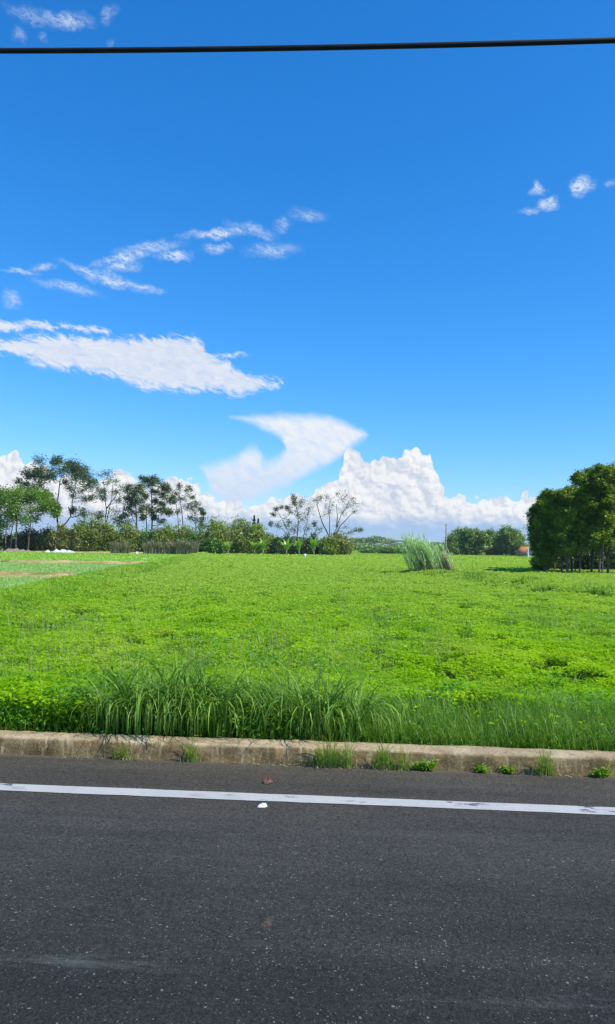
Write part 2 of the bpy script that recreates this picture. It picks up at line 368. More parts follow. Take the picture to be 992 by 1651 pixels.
M['petal'] = leaf_mat('petal', (0.70, 0.70, 0.62), (0.80, 0.80, 0.78), None, 0.5, 0.3, tcol=1.0)
M['bark_dark'] = plain_mat('dark_bark', (0.050, 0.045, 0.040), (0.11, 0.095, 0.08), 2.0)
M['bark_tan'] = plain_mat('tan_bark', (0.16, 0.115, 0.07), (0.28, 0.20, 0.13), 2.0)
M['bark_grey'] = plain_mat('grey_bark', (0.09, 0.075, 0.06), (0.17, 0.145, 0.115), 6.0, bs=0.4)
M['pole'] = plain_mat('weathered_pole', (0.25, 0.24, 0.22), (0.36, 0.34, 0.31), 2.0)
M['steel'] = plain_mat('galvanised_steel', (0.30, 0.31, 0.32), (0.40, 0.41, 0.42), 5.0, 0.5, 0.4)
M['cable'] = plain_mat('black_rubber', (0.010, 0.010, 0.012), (0.020, 0.020, 0.022), 9.0, 0.6, 0.3)
M['paper'] = plain_mat('white_paper', (0.70, 0.72, 0.76), (0.82, 0.83, 0.85), 30.0)
M['clod'] = plain_mat('dry_mud', (0.10, 0.055, 0.035), (0.22, 0.13, 0.085), 60.0, bs=0.5)
M['white_plastic'] = plain_mat('white_plastic', (0.66, 0.67, 0.66), (0.80, 0.80, 0.78), 2.0, 0.6)
M['orange_roof'] = plain_mat('orange_roof_tile', (0.50, 0.19, 0.07), (0.62, 0.27, 0.12), 2.0)
M['render_wall'] = plain_mat('pale_render', (0.42, 0.38, 0.31), (0.58, 0.53, 0.45), 1.0)
M['metal_roof'] = plain_mat('pale_metal_roof', (0.55, 0.58, 0.60), (0.70, 0.72, 0.73), 0.5, 0.5)
M['window'] = plain_mat('dark_glass', (0.03, 0.04, 0.05), (0.05, 0.06, 0.07), 1.0, 0.15, 0.5)
M['rubble'] = plain_mat('rubble', (0.20, 0.13, 0.09), (0.42, 0.34, 0.27), 2.5, bs=0.6)
def earth():
    m, T = new_mat('dry_earth'); p = T.n.new('ShaderNodeNewGeometry').outputs['Position']
    a = T.noise(T.mapping(p, sca=(2.5, 1, 1)), 1.4, 6, 0.65); b = T.noise(p, 7, 5, 0.7); g_ = T.noise(T.mapping(p, sca=(3, 1, 1)), 0.9, 5, 0.6)
    cl = T.mix(T.mr(a, 0.35, 0.65), (0.36, 0.26, 0.09), (0.68, 0.56, 0.25)); cl = T.mix(T.mr(b, 0.45, 0.7, 0, .5), cl, (0.20, 0.12, 0.055))
    cl = T.mix(T.mr(g_, 0.54, 0.62, 0, .8), cl, T.mix(b, (0.07, 0.15, 0.02), (0.20, 0.30, 0.05)))
    out(T, bsdf(T, cl, 1.0, 0.05, bump(T, T.m('ADD', a, b), 1.0, 0.06))); return m
M['dirt'] = earth()

# ------------------------------------------------------------------ layout of road, kerb and field
KA = ground(4, 1216); KB = ground(992, 1253)
rd = (KB - KA).normalized(); rdir = np.array([rd.x, rd.y]); rn = np.array([-rd.y, rd.x])   # rn points to the field
K0 = np.array([KA.x, KA.y]); K0 = K0 + rdir * (-(K0 @ rdir))                              # point of the kerb line nearest to the origin's foot
def S(x, y): return (x - K0[0]) * rn[0] + (y - K0[1]) * rn[1]                              # distance behind the kerb's front foot
def T_(x, y): return x * rdir[0] + y * rdir[1]
def st(s, t, z=0.0): return np.stack([K0[0] + rn[0] * s + rdir[0] * t, K0[1] + rn[1] * s + rdir[1] * t, np.broadcast_to(z, np.shape(s * np.ones_like(t)))], -1)
KW, KH = 0.21, 0.132
FZ = -0.35
# left bund (a grassed bank that runs away from the road), the paddies lie left of it
G1 = ground(-10, 990, -0.4); G2 = ground(290, 906, -0.4)
def bund_x(y): return G1.x + (G2.x - G1.x) * (y - G1.y) / (G2.y - G1.y)
B1 = ground(760, 938, -0.3); B2 = ground(985, 967, -0.3)
def bank_x(y): return B1.x + (B2.x - B1.x) * (y - B1.y) / (B2.y - B1.y)
def gz(x, y):
    s = S(x, y); k = np.clip((s - KW) / 4.5, 0, 1); k = k * k * (3 - 2 * k)
    z = 0.09 + (FZ - 0.09) * k
    z = z + 0.10 * (fbm(x * 0.25, y * 0.25, 2, 5) - 0.5) * np.clip(s / 3, 0, 1) * np.clip(2.2 - y / 100, 0, 1)
    bx = bund_x(y); far = np.clip((y - 12) / 8, 0, 1) * np.clip((175 - y) / 30, 0, 1)
    z = z + 0.30 * np.exp(-((x - bx) / 0.9) ** 2) * far
    left = np.clip((bx - x - 1.0) / 0.8, 0, 1) * far
    z = z * (1 - left) + (-0.55) * left
    onb = np.exp(-((x - bank_x(y)) / 1.0) ** 2) * np.clip((y - 26) / 4, 0, 1) * np.clip((56 - y) / 6, 0, 1)
    z = z + 0.28 * onb
    return np.where(s < KW * 0.6, -0.12, z)

# road
def asphalt():
    m, T = new_mat('asphalt')
    co = T.n.new('ShaderNodeTexCoord').outputs['Object']   # object space: x along the road, y across (0 at the kerb foot)
    x, y, _ = T.sep(co)
    n1 = T.noise(co, 1.1, 5, 0.6); n2 = T.noise(T.mapping(co, sca=(3.0, 0.5, 1)), 1.6, 5, 0.65); n3 = T.noise(co, 160, 3, 0.7)
    n4 = T.noise(co, 45, 4, 0.7)
    wob = T.m('MULTIPLY', T.m('SUBTRACT', n2, 0.5), 0.35)
    yy = T.m('ADD', y, wob)
    # strip by the kerb: worn, brownish; the lane: darker, bluish
    lane = T.mr(yy, -0.75, -1.25, 0, 1, True)
    cl = T.mix(lane, (0.077, 0.069, 0.053), (0.059, 0.055, 0.046))
    cl = T.mix(T.mr(yy, -1.3, -2.9, 0, 1), cl, (0.031, 0.0295, 0.026))  # lens vignetting and weaker sheen painted in: albedo darkens towards the camera
    cl = T.mix(T.mr(n1, 0.35, 0.7), cl, T.mix(1.0, cl, (0.78, 0.79, 0.80), 'MULTIPLY'))
    cl = T.mix(T.mr(n4, 0.3, 0.75), T.mix(1.0, cl, (0.72, 0.72, 0.74), 'MULTIPLY'), T.mix(1.0, cl, (1.28, 1.26, 1.22), 'MULTIPLY'))
    cl = T.mix(T.mr(n3, 0.3, 0.7), T.mix(1.0, cl, (0.62, 0.62, 0.63), 'MULTIPLY'), T.mix(1.0, cl, (1.38, 1.37, 1.35), 'MULTIPLY'))
    g1 = T.sep(T.voro(co, 210, out='Color'))[0]; g2 = T.sep(T.voro(co, 95, out='Color'))[1]
    gk = T.m('ADD', T.m('MULTIPLY', g1, 0.75), T.m('MULTIPLY', g2, 0.55))
    cl = T.vm('MULTIPLY', cl, T.xyz(*([T.mr(gk, 0.1, 1.2, 0.5, 1.50)] * 3)))
    # worn stones showing in the wheel path
    vd = T.voro(co, 115); vc = T.voro(co, 115, out='Color'); v0, v1_, v2_ = T.sep(vc)
    wheel = T.mr(T.m('ADD', yy, T.m('MULTIPLY', n1, 0.3)), -1.05, -1.5, 0.25, 1.0, True)
    st_ = T.m('MULTIPLY', T.m('MULTIPLY', T.m('GREATER_THAN', v0, 0.86), T.m('LESS_THAN', vd, 0.36)), wheel)
    sc_ = T.mix(v1_, (0.10, 0.10, 0.10), (0.30, 0.29, 0.27))
    cl = T.mix(T.m('MULTIPLY', st_, T.mr(v2_, 0, 1, 0.1, 0.6)), cl, sc_)
    dco = T.vm('ADD', co, T.scale(T.noise(co, 40, 3, color=True), 0.02))
    vd2 = T.voro(dco, 62); vc2 = T.voro(dco, 62, out='Color'); w0, w1, w2 = T.sep(vc2)
    big_ = T.m('MULTIPLY', T.m('MULTIPLY', T.m('GREATER_THAN', w0, 0.975), T.m('LESS_THAN', vd2, 0.34)), wheel)
    cl = T.mix(T.m('MULTIPLY', big_, 0.5), cl, (0.30, 0.30, 0.28))
    wb = T.noise(T.mapping(co, sca=(9, 0.55, 1)), 1.5, 6, 0.6)
    cl = T.mix(T.mr(wb, 0.42, 0.62, 0, 0.75), cl, T.mix(1.0, cl, (1.42, 1.40, 1.36), 'MULTIPLY'))
    db = T.noise(T.mapping(co, (3.7, 1.9, 0), sca=(5, 0.6, 1)), 1.3, 6, 0.65)
    cl = T.mix(T.mr(db, 0.50, 0.68, 0, 0.8), cl, T.mix(1.0, cl, (0.68, 0.69, 0.72), 'MULTIPLY'))
    # pale dusty scuffs along the lane
    sc1 = T.noise(T.mapping(co, sca=(5, 0.45, 1)), 2.2, 6, 0.7)
    scf = T.m('MULTIPLY', T.mr(sc1, 0.60, 0.76), T.mr(n4, 0.35, 0.65))
    cl = T.mix(T.m('MULTIPLY', scf, 0.5), cl, (0.17, 0.18, 0.17))
    def blob(px, py, rx, ry, sx=1.0):
        g = ground(px, py); v = np.array([g.x, g.y]); t0 = T_(*v); s0 = S(*v)
        mp = T.mapping(T.vm('ADD', co, T.scale(T.vm('SUBTRACT', T.noise(co, 9, 4, color=True), (0.5, 0.5, 0.5)), 0.09)), (t0, s0, 0), (0, 0, 0), (rx, ry, 1))
        mp = T.vm('MULTIPLY', mp, (1, 1, 0))
        return T.mr(T.vm('LENGTH', mp), 0.25, 1.0, 1.0, 0.0)
    cl = T.mix(T.m('MULTIPLY', blob(432, 1252, 0.09, 0.11), 0.55), cl, (0.13, 0.055, 0.035))
    cl = T.mix(T.m('MULTIPLY', T.m('MULTIPLY', blob(120, 1553, 0.55, 0.075), T.mr(T.noise(T.mapping(co, sca=(4, 0.7, 1)), 9, 6, 0.75), 0.42, 0.66)), 0.5), cl, (0.17, 0.19, 0.165))
    cl = T.mix(T.m('MULTIPLY', T.m('MULTIPLY', blob(436, 1487, 0.022, 0.06), T.mr(n4, 0.35, 0.6)), 0.6), cl, (0.30, 0.18, 0.09))
    # sand washed against the kerb
    sand = T.mr(T.m('ADD', y, T.m('MULTIPLY', n2, 0.06)), -0.055, 0.02, 0.0, 0.6)
    cl = T.mix(T.m('MULTIPLY', sand, T.mr(n3, 0.35, 0.6, 0.4, 1)), cl, (0.20, 0.165, 0.11))
    h = T.m('ADD', T.m('MULTIPLY', T.m('SUBTRACT', 1.0, vd), 0.5), T.m('MULTIPLY', n3, 0.8))
    out(T, bsdf(T, cl, T.mr(n3, 0.3, 0.7, 0.7, 0.95), 0.2, bump(T, h, 0.75, 0.004))); return m
def road_obj(name, me, mat):
    o = link(name, me, mat)
    o.matrix_world = Matrix(((rdir[0], rn[0], 0, K0[0]), (rdir[1], rn[1], 0, K0[1]), (0, 0, 1, 0), (0, 0, 0, 1)))
    return o
tt = np.concatenate([np.linspace(-400, -30, 20), np.linspace(-25, 25, 51), np.linspace(30, 400, 20)])
ss = np.array([-8.2, -6, -4, -3, -2, -1, -0.5, 0.03])
gx, gs = np.meshgrid(tt, ss); V = np.stack([gx, gs, 0.012 * np.clip(-gs / 4, 0, 1)], -1).reshape(-1, 3)
nx = len(tt); Fq = np.array([[j * nx + i, j * nx + i + 1, (j + 1) * nx + i + 1, (j + 1) * nx + i] for j in range(len(ss) - 1) for i in range(nx - 1)])
tag(road_obj('road', mesh_np('road', V, [Fq]), asphalt()), kind='structure')

# painted edge line
LA = ground(4, 1270); LB = ground(992, 1309.5)
sa, ta = S(LA.x, LA.y), T_(LA.x, LA.y); sb, tb = S(LB.x, LB.y), T_(LB.x, LB.y)
def line_s(t): return sa + (sb - sa) * (t - ta) / (tb - ta) if abs(t) < 12 else None
tl = np.linspace(-60, 60, 961); sm = (sa + sb) / 2 + (sb - sa) / (tb - ta) * np.clip(tl - (ta + tb) / 2, -8, 8)
hw = 0.068
jit = (vnoise(tl * 6, tl * 0 + 3, 4) - 0.5) * 0.008; jit2 = (vnoise(tl * 5, tl * 0 + 9, 6) - 0.5) * 0.008
def rz(s): return 0.012 * np.clip(-s / 4, 0, 1) + 0.004
V = np.concatenate([np.stack([tl, sm - hw + jit, rz(sm - hw)], -1), np.stack([tl, sm + hw + jit2, rz(sm + hw)], -1)])
n = len(tl); Fq = np.array([[i, i + 1, n + i + 1, n + i] for i in range(n - 1)])
def paint():
    m, T = new_mat('road_paint'); co = T.n.new('ShaderNodeTexCoord').outputs['Object']
    a = T.noise(T.mapping(co, sca=(2, 1, 1)), 9, 6, 0.7); b = T.noise(co, 150, 3, 0.7); k = T.noise(co, 0.9, 2)
    cl = T.mix(T.mr(b, 0.35, 0.7), (0.47, 0.455, 0.41), (0.58, 0.565, 0.51))
    cl = T.mix(T.mr(a, 0.3, 0.8, 0, 0.5), cl, (0.55, 0.54, 0.50))
    cl = T.mix(T.mr(T.noise(co, 3.2, 5, 0.7), 0.45, 0.75, 0, 0.45), cl, (0.36, 0.35, 0.32)); n7 = T.noise(co, 55, 4, 0.75)
    wear = T.m('MAXIMUM', T.m('MULTIPLY', T.mr(a, 0.57, 0.64), T.mr(k, 0.45, 0.58)), T.m('MULTIPLY', T.mr(n7, 0.64, 0.70), T.mr(k, 0.35, 0.6, 0.4, 1.0)))
    cl = T.mix(wear, cl, (0.10, 0.10, 0.10))
    out(T, bsdf(T, cl, 0.7, 0.3, bump(T, b, 0.4, 0.002))); return m
tag(road_obj('road_marking', mesh_np('road_marking', V, [Fq]), paint()), kind='structure')

# kerb
def concrete():
    m, T = new_mat('kerb_concrete'); co = T.n.new('ShaderNodeTexCoord').outputs['Object']
    x, y, z = T.sep(co)
    a = T.noise(T.mapping(co, sca=(2.2, 1, 1)), 5, 7, 0.7); b = T.noise(co, 60, 5, 0.7); d = T.noise(T.mapping(co, sca=(1, 1, 3)), 14, 5, 0.65)
    v = T.noise(T.mapping(co, sca=(0.35, 1, 2.2)), 9, 5, 0.6)
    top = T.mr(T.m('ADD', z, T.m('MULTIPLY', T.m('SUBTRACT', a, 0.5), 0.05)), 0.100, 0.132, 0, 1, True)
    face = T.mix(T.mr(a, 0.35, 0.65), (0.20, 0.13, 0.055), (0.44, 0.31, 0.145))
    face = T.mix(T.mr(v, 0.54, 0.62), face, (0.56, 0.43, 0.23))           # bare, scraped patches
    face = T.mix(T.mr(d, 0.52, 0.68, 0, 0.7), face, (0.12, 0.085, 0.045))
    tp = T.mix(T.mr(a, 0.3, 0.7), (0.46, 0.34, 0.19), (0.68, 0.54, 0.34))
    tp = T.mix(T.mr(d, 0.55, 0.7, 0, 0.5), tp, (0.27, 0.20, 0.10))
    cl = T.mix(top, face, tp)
    ms = T.noise(T.mapping(co, sca=(1.6, 1, 0.8)), 3.1, 6, 0.72)
    cl = T.mix(T.m('MULTIPLY', T.mr(ms, 0.46, 0.62, 0, 0.65), T.mr(z, 0.16, 0.11, 0.25, 1)), cl, (0.105, 0.080, 0.030))
    sp = T.noise(co, 24, 5, 0.75); cl = T.mix(T.mr(sp, 0.60, 0.70, 0, 0.7), cl, (0.09, 0.07, 0.045))
    cl = T.mix(T.m('MULTIPLY', T.mr(sp, 0.40, 0.32), T.mr(z, 0.12, 0.06, 0.2, 1)), cl, (0.60, 0.50, 0.31))
    for tj in (-4.9, -2.35, -0.55, 1.95, 4.4):
        cl = T.mix(T.mr(T.m('ABSOLUTE', T.m('SUBTRACT', T.m('ADD', x, T.m('MULTIPLY', T.m('SUBTRACT', d, 0.5), 0.02)), tj)), 0.003, 0.009, 0.40, 0.0), cl, (0.06, 0.045, 0.03))
    cl = T.mix(T.mr(b, 0.3, 0.7), T.mix(1.0, cl, (0.75, 0.75, 0.75), 'MULTIPLY'), T.mix(1.0, cl, (1.18, 1.18, 1.18), 'MULTIPLY'))
    out(T, bsdf(T, cl, 0.92, 0.15, bump(T, T.m('ADD', b, T.m('MULTIPLY', d, 0.7)), 0.8, 0.008))); return m
tk = np.concatenate([np.linspace(-60, -6, 109)[:-1], np.linspace(-6, 6, 601), np.linspace(6, 60, 109)[1:]])
prof = np.array([(0.0, -0.03), (0.002, 0.03), (0.004, 0.07), (0.008, 0.11), (0.016, 0.132), (0.036, KH - .002), (0.08, KH + .002), (0.14, KH + .002), (0.19, KH - .002), (KW, KH - .012), (KW + .012, 0.05), (KW + .014, -0.1)])
nt, npf = len(tk), len(prof)
TT = np.repeat(tk[:, None], npf, 1); SS = np.repeat(prof[None, :, 0], nt, 0).copy(); ZZ = np.repeat(prof[None, :, 1], nt, 0).copy()
nz = fbm(TT * 2.2, ZZ * 14 + SS * 9, 4, 31) - 0.5; nz2 = fbm(TT * 12, ZZ * 60 + SS * 40, 3, 77) - 0.5
chip = np.clip(vnoise(TT * 5.0, TT * 0, 13) - 0.74, 0, 1) * 0.09
edgew = np.exp(-((np.arange(npf) - 4.5) / 1.2) ** 2)[None]
SS += nz * 0.022 + nz2 * 0.010 + chip * 1.5 * edgew; ZZ += (nz * 0.014 + nz2 * 0.008) * (prof[:, 1] > 0.05)[None] - chip * edgew * 0.5
for tj in (-4.9, -2.35, -0.55, 1.95, 4.4):                       # construction joints
    g = np.exp(-((TT - tj) / 0.012) ** 2); SS += g * 0.005 * (SS < 0.1); ZZ -= g * 0.004
V = np.stack([TT, SS, ZZ], -1).reshape(-1, 3)
Fq = np.array([[i * npf + j, (i + 1) * npf + j, (i + 1) * npf + j + 1, i * npf + j + 1] for i in range(nt - 1) for j in range(npf - 1)])
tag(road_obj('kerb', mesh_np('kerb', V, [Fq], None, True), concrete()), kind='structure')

# ground sheet
def spaced(a, b, lo, hi, fine, k):
    v = [0.0]
    p = [lo]
    while p[-1] < hi: p.append(p[-1] + fine)
    q = [p[-1]]; d = fine
    while q[-1] < b: d *= k; q.append(q[-1] + d)
    r_ = [lo]; d = fine
    while r_[-1] > a: d *= k; r_.append(r_[-1] - d)
    return np.array(r_[::-1][:-1] + p + q[1:])
tg_ = spaced(-1500, 1500, -24, 24, 0.45, 1.14); sp = spaced(0.6, 1500, 0.7, 58, 0.42, 1.10); sp = sp[sp > 0.65]
sg_ = np.concatenate([[-1500, -600, -200, -60, -12, -4, -1, 0.08, 0.15, KW, 0.3, 0.45], sp])
TG, SG = np.meshgrid(tg_, sg_); xs = tg_; ys = sg_
GX = K0[0] + rn[0] * SG + rdir[0] * TG; GY = K0[1] + rn[1] * SG + rdir[1] * TG; GZ = gz(GX, GY); nx = len(xs)
V = np.stack([GX, GY, GZ], -1).reshape(-1, 3)
I, J = np.meshgrid(np.arange(nx - 1), np.arange(len(ys) - 1)); b0 = (J * nx + I).ravel()
Fq = np.stack([b0, b0 + 1, b0 + nx + 1, b0 + nx], 1)
def field_mat():
    m, T = new_mat('field_ground'); p = T.n.new('ShaderNodeNewGeometry').outputs['Position']
    x, y, z = T.sep(p)
    a = T.noise(p, 0.9, 6, 0.65); b = T.noise(p, 12, 5, 0.7); st_ = T.noise(T.mapping(p, sca=(6, 0.8, 1)), 0.12, 5, 0.6)
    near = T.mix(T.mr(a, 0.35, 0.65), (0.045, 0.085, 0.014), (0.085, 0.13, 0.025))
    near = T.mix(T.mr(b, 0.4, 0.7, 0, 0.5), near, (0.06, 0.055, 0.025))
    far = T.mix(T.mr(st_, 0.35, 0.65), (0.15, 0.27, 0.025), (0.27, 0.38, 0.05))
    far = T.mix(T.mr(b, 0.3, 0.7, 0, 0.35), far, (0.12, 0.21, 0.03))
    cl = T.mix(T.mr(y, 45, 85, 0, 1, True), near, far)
    out(T, bsdf(T, cl, 1.0, 0.0, bump(T, T.m('ADD', a, b), 0.8, 0.08))); return m
tag(link('field', mesh_np('field', V, [Fq], None, True), field_mat()), kind='structure')

# ------------------------------------------------------------------ paddies
def quad_sheet(name, pts, z, mat):
    V = [(a, b, z) for a, b in pts]; return link(name, mesh_np(name, V, [np.array([list(range(len(V)))])]), mat)
def water():
    m, T = new_mat('paddy_water'); p = T.n.new('ShaderNodeNewGeometry').outputs['Position']
    n_ = T.noise(p, 3, 3); cl = T.mix(n_, (0.045, 0.060, 0.035), (0.085, 0.10, 0.055))
    out(T, bsdf(T, cl, 0.08, 0.5, bump(T, T.noise(p, 9, 2), 0.08, 0.01))); return m
wm = water()
def pw(px, py, z=-0.5): g = ground(px, py, z); return g.y
YB2, YB1, YT = 43.5, 74.0, 150.0       # dry banks across the paddies, and the tree line
def pad(y0, y1, xl=-85): return [(xl, y0), (bund_x(y0) - 1.4, y0), (bund_x(y1) - 1.4, y1), (xl, y1)]
for a, b, nm in ((12, YB2 - 1.0, 'near'), (YB2 + 0.8, YB1 - 1, 'mid'), (YB1 + 1, YT - 4, 'far')):
    tag(quad_sheet('paddy_water', pad(a, b, -150), -0.50, wm), kind='structure')
def bank(name, y0, x0, x1, h, wdt, mat, zb=-0.55, seed=3):
    xs_ = np.arange(x0, x1, 0.35); pr = np.array([-1, -.75, -.45, -.15, .15, .45, .75, 1]); hz_ = np.array([0, .55, .92, 1, 1, .9, .5, 0])
    X = np.repeat(xs_[:, None], 8, 1); nzv = fbm(X * 0.5, pr[None] * 1.5 + X * 0, 4, seed)
    hh = h * (0.75 + 0.6 * (nzv - 0.5)) * np.clip((x1 - X) / 1.5, 0, 1)
    Y = y0 + pr[None] * wdt + (vnoise(X * 0.12, X * 0, seed) - 0.5) * 1.4 + (nzv - 0.5) * 0.5
    V = np.stack([X, Y, zb + hz_[None] * hh], -1).reshape(-1, 3)
    Fq = np.array([[i * 8 + j, (i + 1) * 8 + j, (i + 1) * 8 + j + 1, i * 8 + j + 1] for i in range(len(xs_) - 1) for j in range(7)])
    return tag(link(name, mesh_np(name, V, [Fq], None, True), mat), kind='structure')
bank('earth_bank', YB2, -60, -12.6, 0.50, 1.0, M['dirt'], seed=3)
bank('earth_bank', YB1, -120, -14.2, 0.52, 1.1, M['dirt'], seed=9)
bank('earth_bank', YT - 3, -160, -19, 0.55, 1.2, M['dirt'], seed=15)

# rice
def bank_tufts():
    g_ = Geo()
    for y0, x0, x1, n_, H_, w_ in ((YB2, -26, -12.6, 2400, .30, .03), (YB1, -42, -14.2, 2600, .34, .05), (YT - 3, -80, -19, 2600, .5, .11)):
        x_ = rng.uniform(x0, x1, n_); k = vnoise(x_ * .45, x_ * 0 + y0, 5) > .58; x_ = x_[k]; y_ = y0 + rng.normal(size=len(x_)) * .7 + (vnoise(x_ * 0.12, x_ * 0, 3) - .5) * 1.2
        g_.add(*blades(np.stack([x_, y_, x_ * 0 - .25 - .2 * np.abs(y_ - y0)], 1), H_ * rng.uniform(.4, 1.2, len(x_)), w_, rng.uniform(0, 6.3, len(x_)), rng.uniform(.2, 1.2, len(x_)), 3))
    tag(g_.obj('bank_weeds', M['blade']), 'patchy weeds growing on the dry earth banks between the paddies', 'weeds', kind='stuff')
bank_tufts()
def scatter_rect(x0, x1, y0, y1, dens, r=rng):
    n = int(max(0, (x1 - x0) * (y1 - y0)) * dens); return r.uniform(x0, x1, n), r.uniform(y0, y1, n)
g = Geo()
x, y = scatter_rect(-24, -8, 14, YB2 - 1, 210); k = (x < bund_x(y) - 1.5) & (x > -0.46 * y - 5); x, y = x[k], y[k]
x = np.round(x / 0.22) * 0.22 + rng.normal(size=len(x)) * 0.03
g.add(*blades(np.stack([x, y, x * 0 - 0.52], 1), rng.uniform(.14, .26, len(x)), 0.024, rng.uniform(0, 6.3, len(x)), rng.uniform(.5, 1.4, len(x)), 2))
x, y = scatter_rect(-36, -10, YB2 + 1, YB1 - 1, 110); k = (x < bund_x(y) - 1.4) & (x > -0.46 * y - 5); x, y = x[k], y[k]
g.add(*blades(np.stack([x, y, x * 0 - 0.52], 1), rng.uniform(.12, .2, len(x)), 0.05, rng.uniform(0, 6.3, len(x)), rng.uniform(.5, 1.4, len(x)), 2))
tag(g.obj('rice_seedlings', M['rice']), 'pale blue-green rice seedlings standing in the flooded paddies on the left', 'rice', kind='stuff')
g = Geo()
x, y = scatter_rect(-75, -13, YB1 + 1, YT - 5, 34); k = (x < bund_x(y) - 1.4) & (x > -0.46 * y - 5); x, y = x[k], y[k]
g.add(*blades(np.stack([x, y, x * 0 - 0.52], 1), rng.uniform(.2, .32, len(x)), 0.17, rng.uniform(0, 6.3, len(x)), rng.uniform(.5, 1.4, len(x)), 2))
tag(g.obj('rice_crop', M['rice_far']), 'bright green young rice in the farthest paddy below the trees', 'rice', kind='stuff')

# ------------------------------------------------------------------ field vegetation
def T2(px): g_ = ground(px, 1190, KH); return T_(g_.x, g_.y)
def in_view(x, y, m=3.0): return (np.abs(x) < 0.425 * y + m)
def canopy(x, y):   # height of the leaf cover above the soil
    xr = x + 0.10 * y
    return 0.08 + 0.17 * fbm(x * 1.1, y * 0.8, 3, 40) + 0.06 * vnoise(x * 5, y * 5, 3) + 0.12 * vnoise(xr * 1.6, y * 0.10, 12)
g = Geo(); gb = Geo(); gs_ = Geo()
def cover(y0, y1, dens, L, geo, zdepth=0.16, clumpy=0.35):
    n = int((y1 - y0) * (0.85 * (y0 + y1) / 2 + 6) * dens)
    y = rng.uniform(y0, y1, int(n * 1.6)); x = rng.uniform(-1, 1, len(y)) * (0.425 * y1 + 3)
    k = in_view(x, y) & (S(x, y) > KW + 0.02) & ((x > bund_x(y) - 1.3) | (y < 13))
    s_v = S(x, y); t_v = T_(x, y); k &= ~((s_v < KW + 1.25) & (t_v > T2(110)) & (rng.random(len(x)) < np.where(t_v > T2(560), .97, .75)))
    k &= vnoise(x / (L * 9), y / (L * 9), 8) > clumpy * 0.9 * vnoise(x * .5, y * .5, 99) * 1.6
    x, y = x[k], y[k]
    h = canopy(x, y)
    z = gz(x, y) + h - rng.random(len(x)) ** 1.8 * zdepth * .8 * (0.5 + L * 8) 
    Ls = L * rng.uniform(0.6, 1.25, len(x))
    geo.add(*leaves(np.stack([x, y, z], 1), Ls, Ls * rng.uniform(.45, .75, len(x)), up=0.75))
cover(5.3, 10, 2100, 0.024, g); cover(10, 17, 1150, 0.032, g, 0.18); cover(17, 27, 480, 0.048, g, 0.2); cover(27, 34, 250, 0.06, g, 0.2)
gf = Geo()
cover(32, 55, 150, 0.075, gf, 0.22, 0.2); cover(55, 100, 38, 0.14, gf, 0.22, 0.15); cover(100, 170, 8, 0.28, gf, 0.2, 0.1)
tag(g.obj('ground_cover', M['cover']), 'dense low leafy cover of vivid yellow-green leaves across the near field', 'ground cover', kind='stuff')
tag(gf.obj('far_ground_cover', M['far_cover']), 'smooth bright green low growth across the far half of the field', 'ground cover', kind='stuff')

def grassy(y0, y1, dens, H, Wd, geo, mask=None, seg=3, bend=(.15, .9)):
    n = int((y1 - y0) * (0.85 * (y0 + y1) / 2 + 6) * dens)
    y = rng.uniform(y0, y1, int(n * 1.5)); x = rng.uniform(-1, 1, len(y)) * (0.425 * y1 + 3)
    k = in_view(x, y) & (S(x, y) > KW + 0.04) & ((x > bund_x(y) - 1.3) | (y < 13))
    if mask is not None: k &= mask(x, y)
    x, y = x[k], y[k]
    geo.add(*blades(np.stack([x, y, gz(x, y)], 1), rng.uniform(*H, len(x)), Wd * rng.uniform(.6, 1.2, len(x)), rng.uniform(0, 6.3, len(x)), rng.uniform(*bend, len(x)), seg))
pm = lambda x, y: vnoise(x * 0.35, y * 0.22, 61) > 0.45 + 0.3 * (rng.random(len(x)) - 0.5)
grassy(6.2, 12, 150, (.22, .46), 0.007, gb, pm); grassy(12, 22, 70, (.25, .46), 0.011, gb, pm); grassy(22, 45, 30, (.22, .42), 0.018, gb, pm)
pr_ = lambda x, y: vnoise((x + 0.10 * y) * 1.3, y * 0.07, 14) > .52
grassy(7, 16, 150, (.22, .42), 0.007, gb, pr_, 3, (.4, 1.4)); grassy(16, 40, 50, (.22, .42), 0.014, gb, pr_, 3, (.4, 1.4))
gk = Geo(); n = 60
cy_ = rng.uniform(6.6, 30, n); cx_ = rng.uniform(-.42, .42, n) * cy_; k = S(cx_, cy_) > 1.3
for x0, y0 in zip(cx_[k], cy_[k]):
    m_ = int(rng.uniform(40, 110)); rr = rng.uniform(.12, .35); P_ = np.stack([x0 + rng.normal(size=m_) * rr, y0 + rng.normal(size=m_) * rr * 1.4], 1)
    z_ = gz(P_[:, 0], P_[:, 1]) + canopy(P_[:, 0], P_[:, 1]) + rng.uniform(-.03, .06, m_); gk.add(*leaves(np.column_stack([P_, z_]), .045 * rng.uniform(.6, 1.2, m_), .02, up=.5))
tag(gk.obj('field_weeds', M['weed']), 'darker broad-leaved weeds in scattered patches across the field', 'weeds', kind='stuff')
